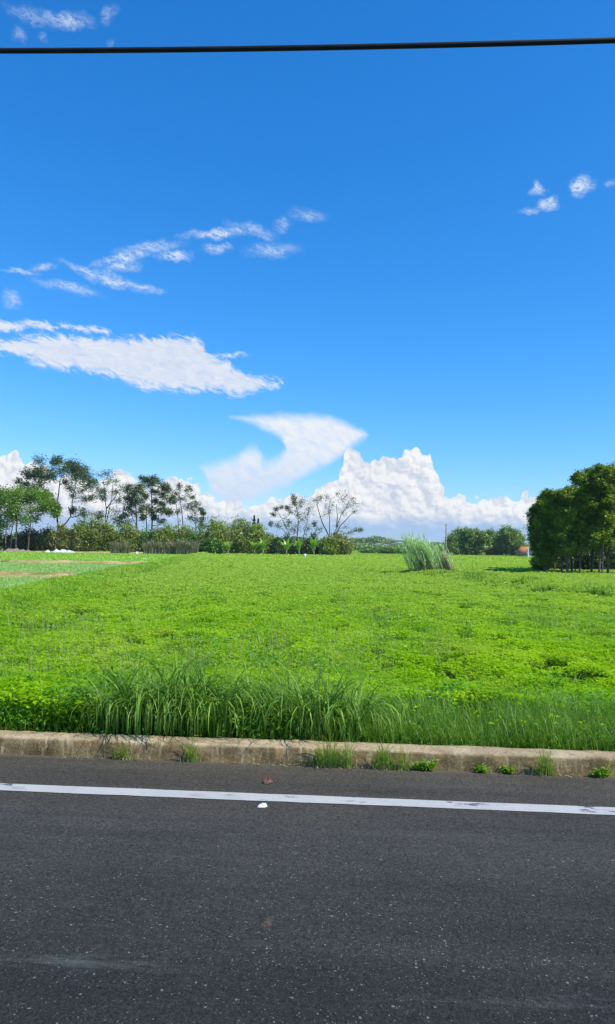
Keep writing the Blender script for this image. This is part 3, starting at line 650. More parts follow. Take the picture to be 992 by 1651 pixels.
# the grassed bund on the left, and the rough bank on the right
bm_ = lambda x, y: (np.abs(x - bund_x(y) + 0.2) < 1.3) & (y > 13)
grassy(13, 32, 300, (.15, .36), 0.016, gb, bm_); grassy(32, 90, 90, (.2, .4), 0.04, gb, bm_)
tag(gb.obj('field_grass', M['blade']), 'thin mid green grass growing up through the leafy cover', 'grass', kind='stuff')
gr = Geo()
rm_ = lambda x, y: (np.abs(x - bank_x(y)) < 1.5) & (vnoise(x * .5, y * .5, 71) > .48)
grassy(27, 55, 75, (.2, .5), 0.035, gr, rm_)
rm2 = lambda x, y: (np.abs(x - bund_x(y)) < 1.4) & (vnoise(x * .7, y * .3, 73) > .56)
grassy(13, 85, 50, (.2, .45), 0.035, gr, rm2)
rm3 = lambda x, y: (x > 0.03 * y) & (vnoise(x * .3, y * .16, 79) > .72)
grassy(30, 70, 12, (.25, .45), 0.05, gr, rm3)
tag(gr.obj('bank_grass', M['verge']), 'darker rough grass along the low banks of the field', 'grass', kind='stuff')
# hazy seed heads
n = 1200
y = rng.uniform(6.4, 20, n * 3); x = rng.uniform(-.45, .45, n * 3) * y; k = vnoise(x * .5, y * .4, 91) > .52
x, y = x[k][:n], y[k][:n]; z0 = gz(x, y); H = rng.uniform(.42, .68, len(x))
gs_.add(*blades(np.stack([x, y, z0], 1), H, 0.005, rng.uniform(0, 6.3, len(x)), rng.uniform(.05, .35, len(x)), 3))
P_ = np.repeat(np.stack([x, y, z0 + H * .93], 1), 7, 0) + rng.normal(size=(len(x) * 7, 3)) * (0.025, 0.025, 0.05)
gs_.add(*leaves(P_, 0.013, 0.0035, up=0, axis=np.array([0, 0, 1.0])))
tag(gs_.obj('seeding_grass', M['seed']), 'fine pale brown grass seed heads standing above the field', 'grass', kind='stuff')

# ------------------------------------------------------------------ the verge behind the kerb
gv = Geo()
def verge(t0, t1, s0, s1, dens, H, Wd, geo, bend=(.1, 1.0), seg=4, droop=(0, .5)):
    n = int((t1 - t0) * (s1 - s0) * dens); t = rng.uniform(t0, t1, n); s = s0 + (s1 - s0) * rng.random(n) ** 1.2
    p = st(s, t, 0.0); p[:, 2] = gz(p[:, 0], p[:, 1])
    Hh = rng.uniform(*H, n) * (0.7 + 0.6 * vnoise(t * 2.2, s * 2.2, 21))
    geo.add(*blades(p, Hh, Wd * rng.uniform(.6, 1.3, n), rng.uniform(0, 6.3, n), rng.uniform(*bend, n), seg, droop=rng.uniform(*droop, n)))
verge(T2(560), T2(992) + 2.5, KW + .03, KW + 1.0, 3300, (.08, .34), 0.0056, gv, (.2, 1.7))
verge(T2(560), T2(992) + 2.5, KW + .6, KW + 2.0, 700, (.2, .40), 0.0055, gv, (.1, 1.2))
verge(T2(300), T2(560), KW + .03, KW + 1.2, 420, (.15, .4), 0.006, gv)
verge(T2(0) - 2.5, T2(300), KW + .05, KW + 1.2, 220, (.2, .42), 0.006, gv)
verge(T2(60), T2(600), KW + .8, KW + 2.0, 260, (.35, .6), 0.005, gv, (.05, .6))
tag(gv.obj('verge_grass', M['verge']), 'fine dark green grass crowding the back edge of the kerb', 'grass', kind='stuff')
gw = Geo()
def weeds(t0, t1, s0, s1, dens, h, L, geo):
    n = int((t1 - t0) * (s1 - s0) * dens); t = rng.uniform(t0, t1, n); s = rng.uniform(s0, s1, n)
    p = st(s, t, 0.0); top = h * (0.45 + 0.8 * vnoise(t * 4, s * 4, 55)); p[:, 2] = gz(p[:, 0], p[:, 1]) + top * rng.random(n) ** .6
    geo.add(*leaves(p, L * rng.uniform(.6, 1.3, n), L * rng.uniform(.3, .55, n), up=.3))
weeds(T2(0) - 2.5, T2(110), KW + .02, KW + 1.3, 2600, .32, .030, gw)
weeds(T2(110), T2(360), KW + .02, KW + .35, 400, .12, .026, gw)
weeds(T2(360), T2(500), KW + .02, KW + .45, 2600, .24, .026, gw)
weeds(T2(500), T2(600), KW + .03, KW + .6, 1000, .2, .022, gw)
tag(gw.obj('leafy_weeds', M['weed']), 'leafy dark green weeds filling the verge between the sedge clumps', 'weeds', kind='stuff')

def sedge(px, s, n, H, label, spread=.16, wd=.0165):
    t = T2(px); c0 = st(np.array([s]), np.array([t]))[0]; c0[2] = gz(c0[0:1], c0[1:2])[0]
    g_ = Geo(); a = rng.uniform(0, 6.3, n); rr = spread * np.sqrt(rng.random(n))
    P_ = np.stack([c0[0] + rr * np.cos(a), c0[1] + rr * np.sin(a), np.full(n, c0[2])], 1)
    P_[:, 2] = gz(P_[:, 0], P_[:, 1]); k = S(P_[:, 0], P_[:, 1]) < KW + .02; P_[k, :2] += rn * 0.12
    a2 = a + rng.normal(size=n) * .6
    g_.add(*blades(P_, H * 1.22 * rng.uniform(.45, 1.08, n), wd * rng.uniform(.5, 1.3, n), a2, rng.uniform(.25, 1.0, n), 8, droop=rng.uniform(.5, 2.1, n)))
    o = g_.obj('sedge_clump', M['sedge'], origin=c0)
    tag(o, label, 'sedge', 'arching sedge clumps behind the kerb')
sedge(150, .48, 150, .62, 'arching sedge clump farthest left behind the kerb, beside leafy weeds', .2)
sedge(212, .42, 200, .76, 'tall sedge clump directly above the weed tuft farthest left on the kerb', .2)
sedge(268, .50, 210, .80, 'tallest dark sedge clump with long drooping blades, between two kerb tufts', .2)
sedge(325, .42, 180, .72, 'sedge clump directly above the second weed tuft from the left', .2)
sedge(372, .62, 100, .62, 'thin sedge clump set back behind bright leafy weeds', .18)
sedge(462, .55, 150, .66, 'sedge clump right of the bright leafy weeds, with dark gaps below', .2)
sedge(405, .5, 80, .55, 'short sedge clump standing among the bright leafy weeds', .16)
sedge(512, .42, 160, .70, 'sedge clump with pale bowed blades left of the tall kerb tuft', .18)
sedge(560, .50, 140, .62, 'last sedge clump on the right, where short fine grass begins', .18)

# weeds rooted in the kerb foot
def kerb_tuft(px, py, n, H, label, spread=.07, kind='grass', name='grass_tuft', cat='grass tuft', straw=0.0):
    g0 = ground(px, py); t = T_(g0.x, g0.y); c0 = st(np.array([-0.008]), np.array([t]), 0.003)[0]
    if kind == 'grass':
        o = Geo(); dt = rng.normal(size=n) * spread * .8; base_a = math.atan2(-rn[1], -rn[0]); a = base_a + np.clip(dt / spread, -1.6, 1.6) * 1.0 + rng.normal(size=n) * .5
        P_ = st(rng.uniform(-.03, -.002, n), t + dt, 0.003)
        o.add(*blades(P_, H * 1.6 * rng.uniform(.2, 1.15, n) ** 1.2 * np.exp(-(dt / spread) ** 2 * .7), .0046 * rng.uniform(.6, 1.4, n), a, rng.uniform(.0, .95, n), 5, droop=rng.uniform(0, 1.0, n)))
        ob = o.obj(name, M['tuft'], origin=c0)
        if straw:
            root = ob; s_ = Geo(); m_ = int(n * straw)
            P2_ = st(rng.uniform(-.035, -.002, m_), t + rng.normal(size=m_) * spread * 1.1, 0.002)
            s_.add(*blades(P2_, H * rng.uniform(.2, .6, m_), .004, rng.uniform(0, 6.3, m_), rng.uniform(.6, 1.5, m_), 4))
            so_ = s_.obj('dry_blades', M['straw'], parent=ob, origin=c0)
        tag(ob, label, cat, 'weeds rooted along the foot of the kerb')
    else:
        root = empty(name, c0, label, cat, 'weeds rooted along the foot of the kerb')
        stg = Geo(); lf = Geo()
        for i in range(n):
            a = random.uniform(0, 6.28); l = H * random.uniform(.5, 1.1)
            d = np.array([math.cos(a) * .7 * rdir[0] - abs(math.sin(a)) * .45 * rn[0], math.cos(a) * .7 * rdir[1] - abs(math.sin(a)) * .45 * rn[1], random.uniform(.35, 1.1)])
            d *= l / np.linalg.norm(d); b_ = np.array([(random.random() - .5) * spread, -.004 * random.random(), 0])
            pts = [b_ + d * q + np.array([0, 0, -.25 * l * q * q * .4]) for q in np.linspace(0, 1, 4)]
            stg.add(*tube(pts, np.array([.0018, .0015, .0012, .0008]), 4))
            m_ = 9; q = rng.uniform(.25, 1.05, m_)[:, None]
            lf.add(*leaves(b_ + d * q + rng.normal(size=(m_, 3)) * .009, .013, .006, up=.5))
        stg.obj('stem', M['bright_weed'], parent=root); lf.obj('leaves', M['bright_weed'], parent=root)
kerb_tuft(205, 1218, 110, .13, 'low yellowish grass tuft farthest left at the kerb foot', .055, straw=.4)
kerb_tuft(314, 1222, 100, .15, 'pale grass tuft second from the left at the kerb foot', .045, straw=.4)
kerb_tuft(528, 1230, 190, .22, 'tall ragged grass tuft spreading over the kerb, left of the middle pair', .09, straw=.35)
kerb_tuft(560, 1232, 70, .26, 'upright grass tuft rising highest over the kerb top', .03)
kerb_tuft(618, 1234, 150, .19, 'dense grass tuft on the kerb just left of a bright leafy weed', .07, straw=.3)
kerb_tuft(652, 1238, 90, .17, 'grass tuft touching the large bright leafy weed', .045)
kerb_tuft(877, 1248, 130, .18, 'bushy grass tuft standing alone near the right end of the kerb', .05, straw=.4)
kerb_tuft(684, 1241, 30, .10, 'largest bright yellow-green leafy weed at the kerb foot', .10, 'leafy', 'leafy_weed', 'weed')
kerb_tuft(773, 1243, 14, .06, 'small bright leafy weed between the big leafy weed and the lone grass tuft', .04, 'leafy', 'leafy_weed', 'weed')
kerb_tuft(818, 1245, 14, .06, 'small yellowish leafy weed just left of the lone grass tuft', .05, 'leafy', 'leafy_weed', 'weed')
kerb_tuft(966, 1251, 26, .09, 'bright leafy weed farthest right at the kerb foot', .08, 'leafy', 'leafy_weed', 'weed')

g = Geo(); n = 900; t = rng.uniform(-6, 6, n); k = vnoise(t * 1.6, t * 0, 44) + .25 * rng.random(n) > .55; t = t[k]; n = len(t)
p = st(-np.abs(rng.normal(size=n)) * .028 - .004, t, 0.006 + .006 * rng.random(n))
g.add(*leaves(p, .016 * rng.uniform(.4, 1.3, n), .0035, up=1.2))
n = 500; t = rng.uniform(-6, 6, n); p = st(rng.uniform(.03, KW, n), t, KH + .006 + .006 * rng.random(n)); g.add(*leaves(p, .014 * rng.uniform(.4, 1.3, n), .003, up=1.2))
tag(g.obj('dead_grass_litter', M['straw']), 'scraps of dead straw-coloured grass lying along the kerb', 'litter', kind='stuff')
# blades leaning out over the kerb
g = Geo(); n = 700; t = rng.uniform(-6, 6, n); k = vnoise(t * 1.3, t * 0, 45) > .38; t = t[k]; n = len(t)
p = st(KW + rng.uniform(.01, .06, n), t, .08); a0 = math.atan2(-rn[1], -rn[0])
g.add(*blades(p, rng.uniform(.12, .3, n), .0055, a0 + rng.normal(size=n) * .8, rng.uniform(.3, 1.2, n), 5, droop=rng.uniform(.2, 1.0, n)))
tag(g.obj('overhanging_grass', M['verge']), 'loose grass blades leaning out over the kerb top', 'grass', kind='stuff')

# white flowers in the cover
FL = [(601,1082,'topmost'),(598,1094,''),(611,1124,''),(620,1126,''),(607,1128,''),(648,1136,'rightmost'),(693,1124,''),(690,1114,''),(230,1132,'')]
def flower(px, py, lab, r0=.016):
    p = ground(px, py, 0.22); root = empty('white_flower', (p.x, p.y, 0.22 - .2 + .0), lab, 'flower', 'white flowers among the green leaves')
    zc = 0.2; g_ = Geo(); g_.add(*tube([(0, 0, -.25), (.004, 0, 0), (0, 0, zc)], .0015, 4)); g_.obj('stem', M['weed'], parent=root)
    g_ = Geo()
    for i in range(6):
        a = i * 1.047 + random.random() * .3; d = np.array([math.cos(a), math.sin(a), .35]) * r0; s_ = np.array([-math.sin(a), math.cos(a), 0]) * r0 * .45
        c_ = np.array([0, 0, zc]); g_.add([c_, c_ + d * .6 + s_, c_ + d * 1.1, c_ + d * .6 - s_], np.array([[0, 1, 2, 3]]))
    g_.obj('petals', M['petal'], parent=root)
for px, py, k in FL[:8]:
    flower(px, py, {'topmost': 'topmost small white flower above the fine verge grass', 'rightmost': 'small white flower lowest of the group beside the last sedge clump'}.get(k, 'small white flower in the loose group right of the last sedge clump'))
flower(230, 1132, 'small white flower standing alone among the tall dark sedges')

# ------------------------------------------------------------------ litter on the road
def crumple(name, px, py, w_, d_, h_, mat, label, cat, seed, rough=.5):
    p = ground(px, py, .004); n_ = 16; m_ = 8; rs = np.random.default_rng(seed); V = []; 
    ph = rs.random(6) * 6
    for j in range(m_ + 1):
        v = j / m_ * math.pi / 2
        for i in range(n_):
            a = i / n_ * 2 * math.pi
            k = 1 + rough * (.5 * math.sin(2 * a + ph[0]) + .35 * math.sin(3 * a + ph[1]) + .3 * (rs.random() - .5))
            V.append((math.cos(a) * math.cos(v) * k * w_ / 2, math.sin(a) * math.cos(v) * k * d_ / 2, math.sin(v) * h_ * (1 + rough * (rs.random() - .5)) * (1 + .3 * math.sin(3 * a + ph[2]))))
    V = np.array(V); Fq = np.array([[j * n_ + i, j * n_ + (i + 1) % n_, (j + 1) * n_ + (i + 1) % n_, (j + 1) * n_ + i] for j in range(m_) for i in range(n_)])
    o = link(name, mesh_np(name, V, [Fq], None, False), mat); o.location = p; o.rotation_euler = (0, 0, 0); tag(o, label, cat); return o
crumple('crumpled_tissue', 424, 1300, .062, .045, .014, M['paper'], 'crumpled white tissue lying on the dark asphalt just below the white line', 'litter', 4, .7)
crumple('mud_clod', 432, 1261, .075, .06, .022, M['clod'], 'reddish brown clod of dried mud between the white line and the kerb', 'clod', 9, .5)

# ------------------------------------------------------------------ overhead cable
LN = math.sqrt(1); D0 = 5.15
def on_plane(px, py):  # vertical plane parallel to the road, D0 behind the camera axis foot
    d = ray(px, py); a = np.array([d.x, d.y]); c0 = K0 + rn * (D0 - (K0 @ rn)); k = ((c0 - np.array([0, 0])) @ rn) / (a @ rn)
    p = CAM + d * k; return T_(p.x, p.y), p.z
pt = [on_plane(0, 82), on_plane(496, 77), on_plane(992, 65)]
cf = np.polyfit([a for a, _ in pt], [b for _, b in pt], 2); print('cable', pt, cf)
tq = np.linspace(-22, 22, 89); s0 = D0 - K0 @ rn
pts = st(np.full(len(tq), s0), tq, 0.0); pts[:, 2] = np.polyval(cf, tq)
g = Geo(); g.add(*tube(pts, .0195, 10)); tag(g.obj('overhead_cable', M['cable'], smooth=True), 'thick black overhead cable sagging slightly across the blue sky', 'cable')

# ------------------------------------------------------------------ trees
def build_tree(name, label, cat, Y, trunks, blobs, leafm, barkm, leafL, per=130, group=None, base_r=.22, depth=.6, sub=7, flat=.6, elong=.45, seed=1, zb=None, up=.3, spread=1.25, cl_=.42, extra=0):
    """trunks: list of pixel polylines (first point at the foot); blobs: (px, py, r_px[, density])"""
    r = np.random.default_rng(seed); s = Y / F
    b0 = at(trunks[0][0][0], trunks[0][0][1], Y); zg = gz(np.array([b0.x]), np.array([b0.y]))[0] if zb is None else zb
    root = empty(name, (b0.x, b0.y, zg), label, cat, group); O = np.array([b0.x, b0.y, zg])
    cx = np.mean([b[0] for b in blobs]); halfw = max(abs(b[0] - cx) for b in blobs) * s + .2
    tg = Geo(); nodes = []; nr = []
    for ti, tr in enumerate(trunks):
        pts = [np.array(at(a, b, Y)) for a, b in tr]
        yo = 0 if ti == 0 else r.normal() * halfw * .18
        for i, p in enumerate(pts): p[1] += yo * (i / max(1, len(pts) - 1)) + r.normal() * .05
        if abs(tr[0][1] - trunks[0][0][1]) < 12: pts[0][2] = min(pts[0][2], zg + .0) - .1
        fine = []
        for i in range(len(pts) - 1):
            for q in np.linspace(0, 1, 4)[:-1]: fine.append(pts[i] * (1 - q) + pts[i + 1] * q)
        fine.append(pts[-1]); fine = np.array(fine); fine[1:] += r.normal(size=(len(fine) - 1, 3)) * s * .35
        rr = base_r * .8 * (1.0 if ti == 0 else .7) * np.linspace(1, .38, len(fine)); rr[0] *= 1.35
        tg.add(*tube(fine, rr, 7)); nodes += list(fine[1:]); nr += list(rr[1:])
    for _ in range(extra): blobs = blobs + [(b[0] + np.clip(r.normal(), -1, 1) * b[2] * .75, b[1] + np.clip(r.normal(), -1, 1) * b[2] * .5, b[2] * r.uniform(.7, 1), b[3] if len(b) > 3 else 1.0) for b in blobs[:len(blobs) // (1 + _)]]
    lv = Geo()
    order = sorted(blobs, key=lambda b: np.hypot(b[0] - trunks[0][-1][0], b[1] - trunks[0][-1][1]))
    for b in order:
        de = b[3] if len(b) > 3 else 1.0; rad = b[2] * s * spread
        c_ = np.array(at(b[0], b[1], Y)); c_[1] += r.uniform(-1, 1) * math.sqrt(max(.05, 1 - ((b[0] - cx) * s / halfw) ** 2)) * halfw * depth
        N_ = np.array(nodes); dd = np.linalg.norm(N_ - c_, axis=1) + np.where(N_[:, 2] > c_[2] - rad * .3, 4 * rad, 0)
        j = int(np.argmin(dd)); a = N_[j]; ra = min(nr[j] * .6, base_r * .4)
        q = np.linspace(0, 1, 6)[:, None]; mid = (a + c_) / 2 + np.array([0, 0, -.12 * np.linalg.norm(c_ - a)])
        path = (1 - q) ** 2 * a + 2 * q * (1 - q) * mid + q * q * c_; path[1:-1] += r.normal(size=(4, 3)) * rad * .08
        rr = np.linspace(ra, max(.018, ra * .3), 6); tg.add(*tube(path, rr, 5)); nodes += list(path[2:]); nr += list(rr[2:])
        m_ = max(3, int(sub * (.6 + .6 * r.random())))
        for _ in range(m_):
            o_ = r.normal(size=3); o_ *= rad * (.3 + .7 * r.random()) / np.linalg.norm(o_); o_[2] *= flat * 1.15
            c2 = c_ + o_; tg.add(*tube([c_, (c_ + c2) / 2 + r.normal(size=3) * rad * .08, c2], np.array([rr[-1], rr[-1] * .7, rr[-1] * .35]), 4))
            n_ = max(4, int(per * de / sub * r.uniform(.6, 1.4)))
            Pn = c2 + r.normal(size=(n_, 3)) * rad * cl_ * np.array([1, 1, flat])
            L_ = leafL * r.uniform(.6, 1.3, n_); lv.add(*leaves(Pn, L_, L_ * elong, up=up, r=r))
    tg.obj('trunk', barkm, parent=root, origin=O); lv.obj('crown', leafm, parent=root, origin=O)
    return root
HG = 'tall trees in the row beyond the paddies'
def Yof(px, py, z=FZ): return ground(px, py, z).y
build_tree('broadleaf_tree', 'bright green tree with bare tan lower trunks at the left end of the row', 'tree', 146,
  [[(26,887),(26,860),(28,833),(33,812)],[(9,887),(10,860),(14,832),(18,808)],[(17,887),(19,856),(24,838)],[(44,886),(52,850),(58,826)]],
  [(5,797,7),(-8,800,8),(-18,812,9),(22,795,8),(48,798,9),(34,804,10),(10,812,9),(60,800,8),(69,806,8),(80,811,7),(89,818,4),(31,819,8),(57,822,7,.7),(10,829,8),(26,833,6,.7),(74,819,6,.7),(86,826,5,.7),(50,840,6,.7),(-10,830,9),(2,845,7)],
  M['light_tree'], M['bark_tan'], .24, 520, HG, .25, seed=11, sub=9, flat=.9, spread=1.3, cl_=.55, extra=1)
build_tree('acacia_tree', 'largest tree of the row, broad layered dark crown open to the sky', 'tree', 158,
  [[(95,886),(94,853),(92.5,838),(93,812),(94,795),(97,775)],[(97,858),(104,846),(113,833),(115,816),(117,798),(121,778)],[(93,830),(84,812),(76,792)]],
  [(51,762,7),(44,764,5),(63,758,7),(74,749,8),(83,743,6),(90,741,7),(98,746,7),(106,752,9),(117,751,8),(127,752,8),(133,760,7),(60,778,8,.9),(70,768,7),(82,769,8),(93,762,8),(103,771,8),(113,763,8),(123,768,8),(133,772,7,.8),(142,771,8),(150,778,6),(154,788,6,.8),(130,786,8,.6),(143,785,6,.5),(38,779,5,.5),(32,777,4,.4),(48,788,5,.5),(72,790,7,.6),(158,800,5,.5),(150,803,6,.4),(134,804,6,.5),(120,800,6,.4),(110,821,5,.7),(122,830,6,.4),(132,824,6,.35),(140,827,5,.4),(79,803,6,.6),(108,788,5,.4)],
  M['dark_tree'], M['bark_dark'], .22, 300, HG, .30, seed=12, sub=10, flat=.8, spread=1.3, extra=1)
build_tree('acacia_tree', 'pale thin-leaved tree with see-through crown before the left cumulus', 'tree', 162,
  [[(170,886),(170,847),(171,827),(170,800),(166,772)],[(170,850),(175,827),(180,806),(184,778)],[(172,820),(186,800),(196,786)]],
  [(162,766,6,.6),(178,764,6,.6),(170,779,6,.5),(186,776,6,.6),(198,783,6,.6),(180,792,5,.5),(162,827,6,.9),(186,825,6,.8),(194,809,6,.6),(156,834,5,.9),(160,790,5,.4),(190,794,5,.5),(205,792,4,.5)],
  M['grey_tree'], M['bark_dark'], .2, 150, HG, .2, seed=13, flat=.7, sub=10, spread=1.35, extra=1)
build_tree('acacia_tree', 'dark round-crowned tree with low spreading branches and a leaning stem', 'tree', 156,
  [[(221,884),(221,857),(220,835),(219,811),(217,792)],[(230,884),(228,862),(220,850),(212,834)]],
  [(209,788,6),(223,787,6),(206,799,7),(218,798,6),(230,796,7),(217,811,7),(228,808,5),(200,822,8),(213,826,7),(227,824,6),(186,838,7),(196,834,6),(203,844,6),(232,833,4),(207,812,6)],
  M['dark_tree'], M['bark_dark'], .22, 210, HG, .24, seed=14, sub=9, flat=.85, spread=1.25, extra=1)
build_tree('acacia_tree', 'tall straight-trunked tree with tiered dark crown, second tallest of the row', 'tree', 158,
  [[(245,886),(245,859),(245,827),(245,799),(246,778)],[(238,884),(237,857),(237,830),(240,812)]],
  [(245,771,7),(239,775,5),(252,773,6),(233,775,5),(257,780,7),(243,783,6),(265,786,6),(270,791,6),(253,792,6),(236,799,5,.8),(277,802,6),(264,801,6),(261,811,5,.8),(233,815,5,.8),(249,808,5),(255,822,7),(266,822,6),(274,826,6),(241,826,6),(262,840,5,.7),(248,834,4)],
  M['dark_tree'], M['bark_dark'], .22, 210, HG, .26, seed=15, sub=9, flat=.8, spread=1.25, extra=1)
build_tree('acacia_tree', 'slender open tree ending the row on the right, drooping on its right side', 'tree', 160,
  [[(295,884),(295,853),(294,827),(291,811),(289,793)],[(289,884),(288,851),(286,827),(284,808)],[(316,884),(315,851),(313,829),(306,812)]],
  [(289,785,5,.7),(303,789,5,.8),(285,795,5,.7),(308,800,5,.8),(281,808,5,.6),(315,812,6),(300,816,6,.6),(316,824,7),(325,822,4),(321,838,6,.8),(311,836,6,.6),(289,824,5,.5),(327,828,3),(296,802,5,.5),(324,845,5)],
  M['dark_tree'], M['bark_dark'], .21, 165, HG, .17, seed=16, flat=.7, sub=9, spread=1.3, extra=1)
build_tree('scrub_tree', 'wispy tree with small separate dark tufts behind the banana plants', 'tree', 163,
  [[(479,890),(479,868),(481,842),(481,826),(473,808)],[(476,888),(466,858),(457,840),(448,824)],[(482,888),(490,862),(496,840),(498,820)],[(474,886),(464,862),(452,850)],[(484,888),(498,868),(512,852)]],
  [(446,821,3),(453,820,3),(462,816,3,.8),(473,804,4),(474,811,4),(486,807,4,.8),(483,815,4,.8),(482,830,5),(498,818,4,.7),(497,830,5,.7),(469,824,4,.7),(459,836,6,.7),(450,847,5),(471,852,6),(481,848,6),(508,845,3),(515,853,4),(496,853,6,.8),(507,862,3),(440,829,3,.8),(437,845,3,.8),(465,844,4,.7),(488,838,4,.5)],
  M['grey_tree'], M['bark_dark'], .2, 170, None, .17, seed=17, flat=.9, sub=8, spread=1.45)
build_tree('bare_tree', 'sparse tree with fan of bare dark branches rising from a round bush', 'tree', 160,
  [[(531,888),(529,862),(520,843),(515,828),(511,812)],[(532,888),(532,860),(532,838),(530,823),(533,806)],[(534,888),(538,862),(543,852),(548,835),(557,820),(566,803)],[(540,862),(550,846),(562,834),(572,824)],[(540,870),(556,860),(570,857),(583,853)],[(543,850),(544,830),(543,812)]],
  [(511,806,4,.5),(517,805,5,.6),(526,801,5,.5),(536,811,5,.5),(543,798,5,.5),(550,806,5,.5),(558,799,5,.6),(567,805,5,.5),(573,811,4,.6),(522,830,4,.5),(532,827,4,.4),(545,845,4,.5),(563,816,4,.4),(572,825,3,.3),(553,826,4,.4),(558,850,3,.4),(566,857,4,.8),(573,855,3,.6),(582,853,3,.8),(525,816,4,.4)],
  M['grey_tree'], M['bark_dark'], .19, 150, None, .2, seed=18, flat=.8, sub=10, spread=1.5)

# two small conifers behind the thicket
def conifer(px, top, base, Y, w_, label, seed):
    r = np.random.default_rng(seed); b = at(px, base, Y); t = at(px, top, Y); zg = FZ; H = t.z - zg; O = np.array([b.x, b.y, zg])
    root = empty('conifer', O, label, 'conifer', 'small conifers behind the thicket')
    g_ = Geo(); g_.add(*tube([(0, 0, -.1), (0, 0, H * .5), (0, 0, H)], np.array([.16, .1, .02]), 6)); g_.obj('trunk', M['bark_dark'], parent=root)
    lv = Geo(); n_ = 2600; q = r.random(n_) ** .8; a = r.uniform(0, 6.3, n_); rr = w_ * (1 - q) * (.75 + .35 * np.sin(q * 60)) * np.sqrt(r.random(n_)) + .05
    Pn = np.stack([rr * np.cos(a), rr * np.sin(a), .12 * H + q * .88 * H], 1)
    lv.add(*leaves(Pn, .2, .07, up=.2, r=r)); lv.obj('crown', M['conifer'], parent=root)
conifer(409, 831, 892, 176, 1.7, 'taller pointed dark conifer showing above the thicket', 1)
conifer(415.5, 836, 892, 179, 1.5, 'shorter dark conifer just right of the taller one', 2)

# shrubs along the tree line
def shrub(px, wpx, top, base, Y, leafm, label, seed, L=.26, n=2600, name='shrub', cat='shrub', group='shrubs below the row of trees', upright=False, depthf=.8, zg=None):
    r = np.random.default_rng(seed); s = Y / F; b = at(px, base, Y); tp = at(px, top, Y); zg = gz(np.array([b.x]), np.array([b.y]))[0] if zg is None else zg
    O = np.array([b.x, b.y, zg]); H = (tp.z - zg) * 1.1; Wx = wpx * s / 2 * 1.08
    root = empty(name, O, label, cat, group)
    g_ = Geo(); lv = Geo(); K = 26
    cs = []
    for i in range(K):
        a = r.uniform(0, 6.3); rr = math.sqrt(r.random()); x_ = rr * math.cos(a); y_ = rr * math.sin(a)
        h = H * (1 - .55 * rr ** 2.2) * r.uniform(.78, 1.08)
        c_ = np.array([x_ * Wx, y_ * Wx * depthf, h * .78]); cs.append(c_)
        g_.add(*tube([np.array([x_ * Wx * .25, y_ * Wx * .25, -.1]), np.array([x_ * Wx * .6, y_ * Wx * .6 * depthf, h * .4]), c_], np.array([.06, .04, .02]), 4))
        m_ = n // K; q = r.random(m_)
        Pn = np.stack([c_[0] * (.55 + .45 * q) + r.normal(size=m_) * Wx * .17, c_[1] * (.55 + .45 * q) + r.normal(size=m_) * Wx * .17 * depthf, np.abs(h * (.05 + .9 * q) + r.normal(size=m_) * H * .07)], 1)
        if upright:
            lv.add(*blades(Pn, L * 2.6 * r.uniform(.5, 1.2, m_), L * .42, r.uniform(0, 6.3, m_), r.uniform(.3, 1.3, m_), 3, r=r, droop=.5))
            lv.add(*leaves(Pn + r.normal(size=(m_, 3)) * .3, L * 1.0, L * .55, up=.35, r=r))
        else:
            lv.add(*leaves(Pn, L * r.uniform(.6, 1.3, m_), L * .5, up=.25, r=r))
    g_.obj('stems', M['bark_dark'], parent=root); lv.obj('foliage', leafm, parent=root)
SH = [(-12,44,842,890,150,'shrub_dark','dark shrub under the bright green tree at the picture edge'),
 (22,34,858,889,152,'shrub_dark','low dark shrub behind the brown rubble heap'),
 (46,30,850,890,151,'shrub_dark','dark shrub between the rubble heap and the white sheeting'),
 (70,42,847,890,150,'shrub_dark','large black-green shrub behind the white sheeting'),
 (98,36,850,890,150,'shrub_brown','brownish shrub under the trunk of the largest tree'),
 (118,34,850,890,149,'shrub_brown','tan and olive shrub right of the white sheeting'),
 (128,26,836,888,156,'shrub_green','deep green shrub sticking up between the largest and the pale tree'),
 (150,42,836,890,150,'shrub_olive','high olive shrub right of the largest tree'),
 (176,40,844,890,150,'shrub_olive','olive shrub below the pale thin-leaved tree'),
 (204,38,849,889,150,'shrub_olive','olive shrub below the dark round-crowned tree'),
 (234,40,853,890,151,'shrub_green','green shrub behind the small white sack'),
 (264,42,850,890,150,'shrub_olive','olive shrub below the tall straight-trunked tree'),
 (296,42,848,890,150,'shrub_olive','olive shrub behind the right half of the dry reeds'),
 (322,38,852,892,148,'shrub_green','green shrub at the right end of the dry reeds'),
 (350,56,836,893,149,'shrub_olive','highest mound of the olive thicket right of the tree row'),
 (384,54,840,893,150,'shrub_olive','olive thicket mound below and left of the conifers'),
 (414,44,848,893,149,'shrub_olive','olive thicket mound in front of the conifers'),
 (345,34,868,893,145,'shrub_green','low green shrub at the foot of the olive thicket'),
 (440,36,862,893,150,'shrub_dark','dark shrub left of the wispy tree'),
 (466,36,860,893,152,'shrub_dark','dark shrub at the foot of the wispy tree'),
 (498,38,864,893,152,'shrub_dark','dark shrub between the wispy tree and the round bush'),
 (545,54,862,894,150,'shrub_brown','round olive brown bush under the bare-branched tree'),
 (530,30,868,894,148,'shrub_olive','small olive bush left of the round bush')]
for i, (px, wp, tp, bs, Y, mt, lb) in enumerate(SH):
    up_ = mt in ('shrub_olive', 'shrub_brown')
    shrub(px, wp, tp, bs, Y, M[mt], lb, 100 + i, .24 if not up_ else .30, 4200 if not up_ else 3200, upright=up_)
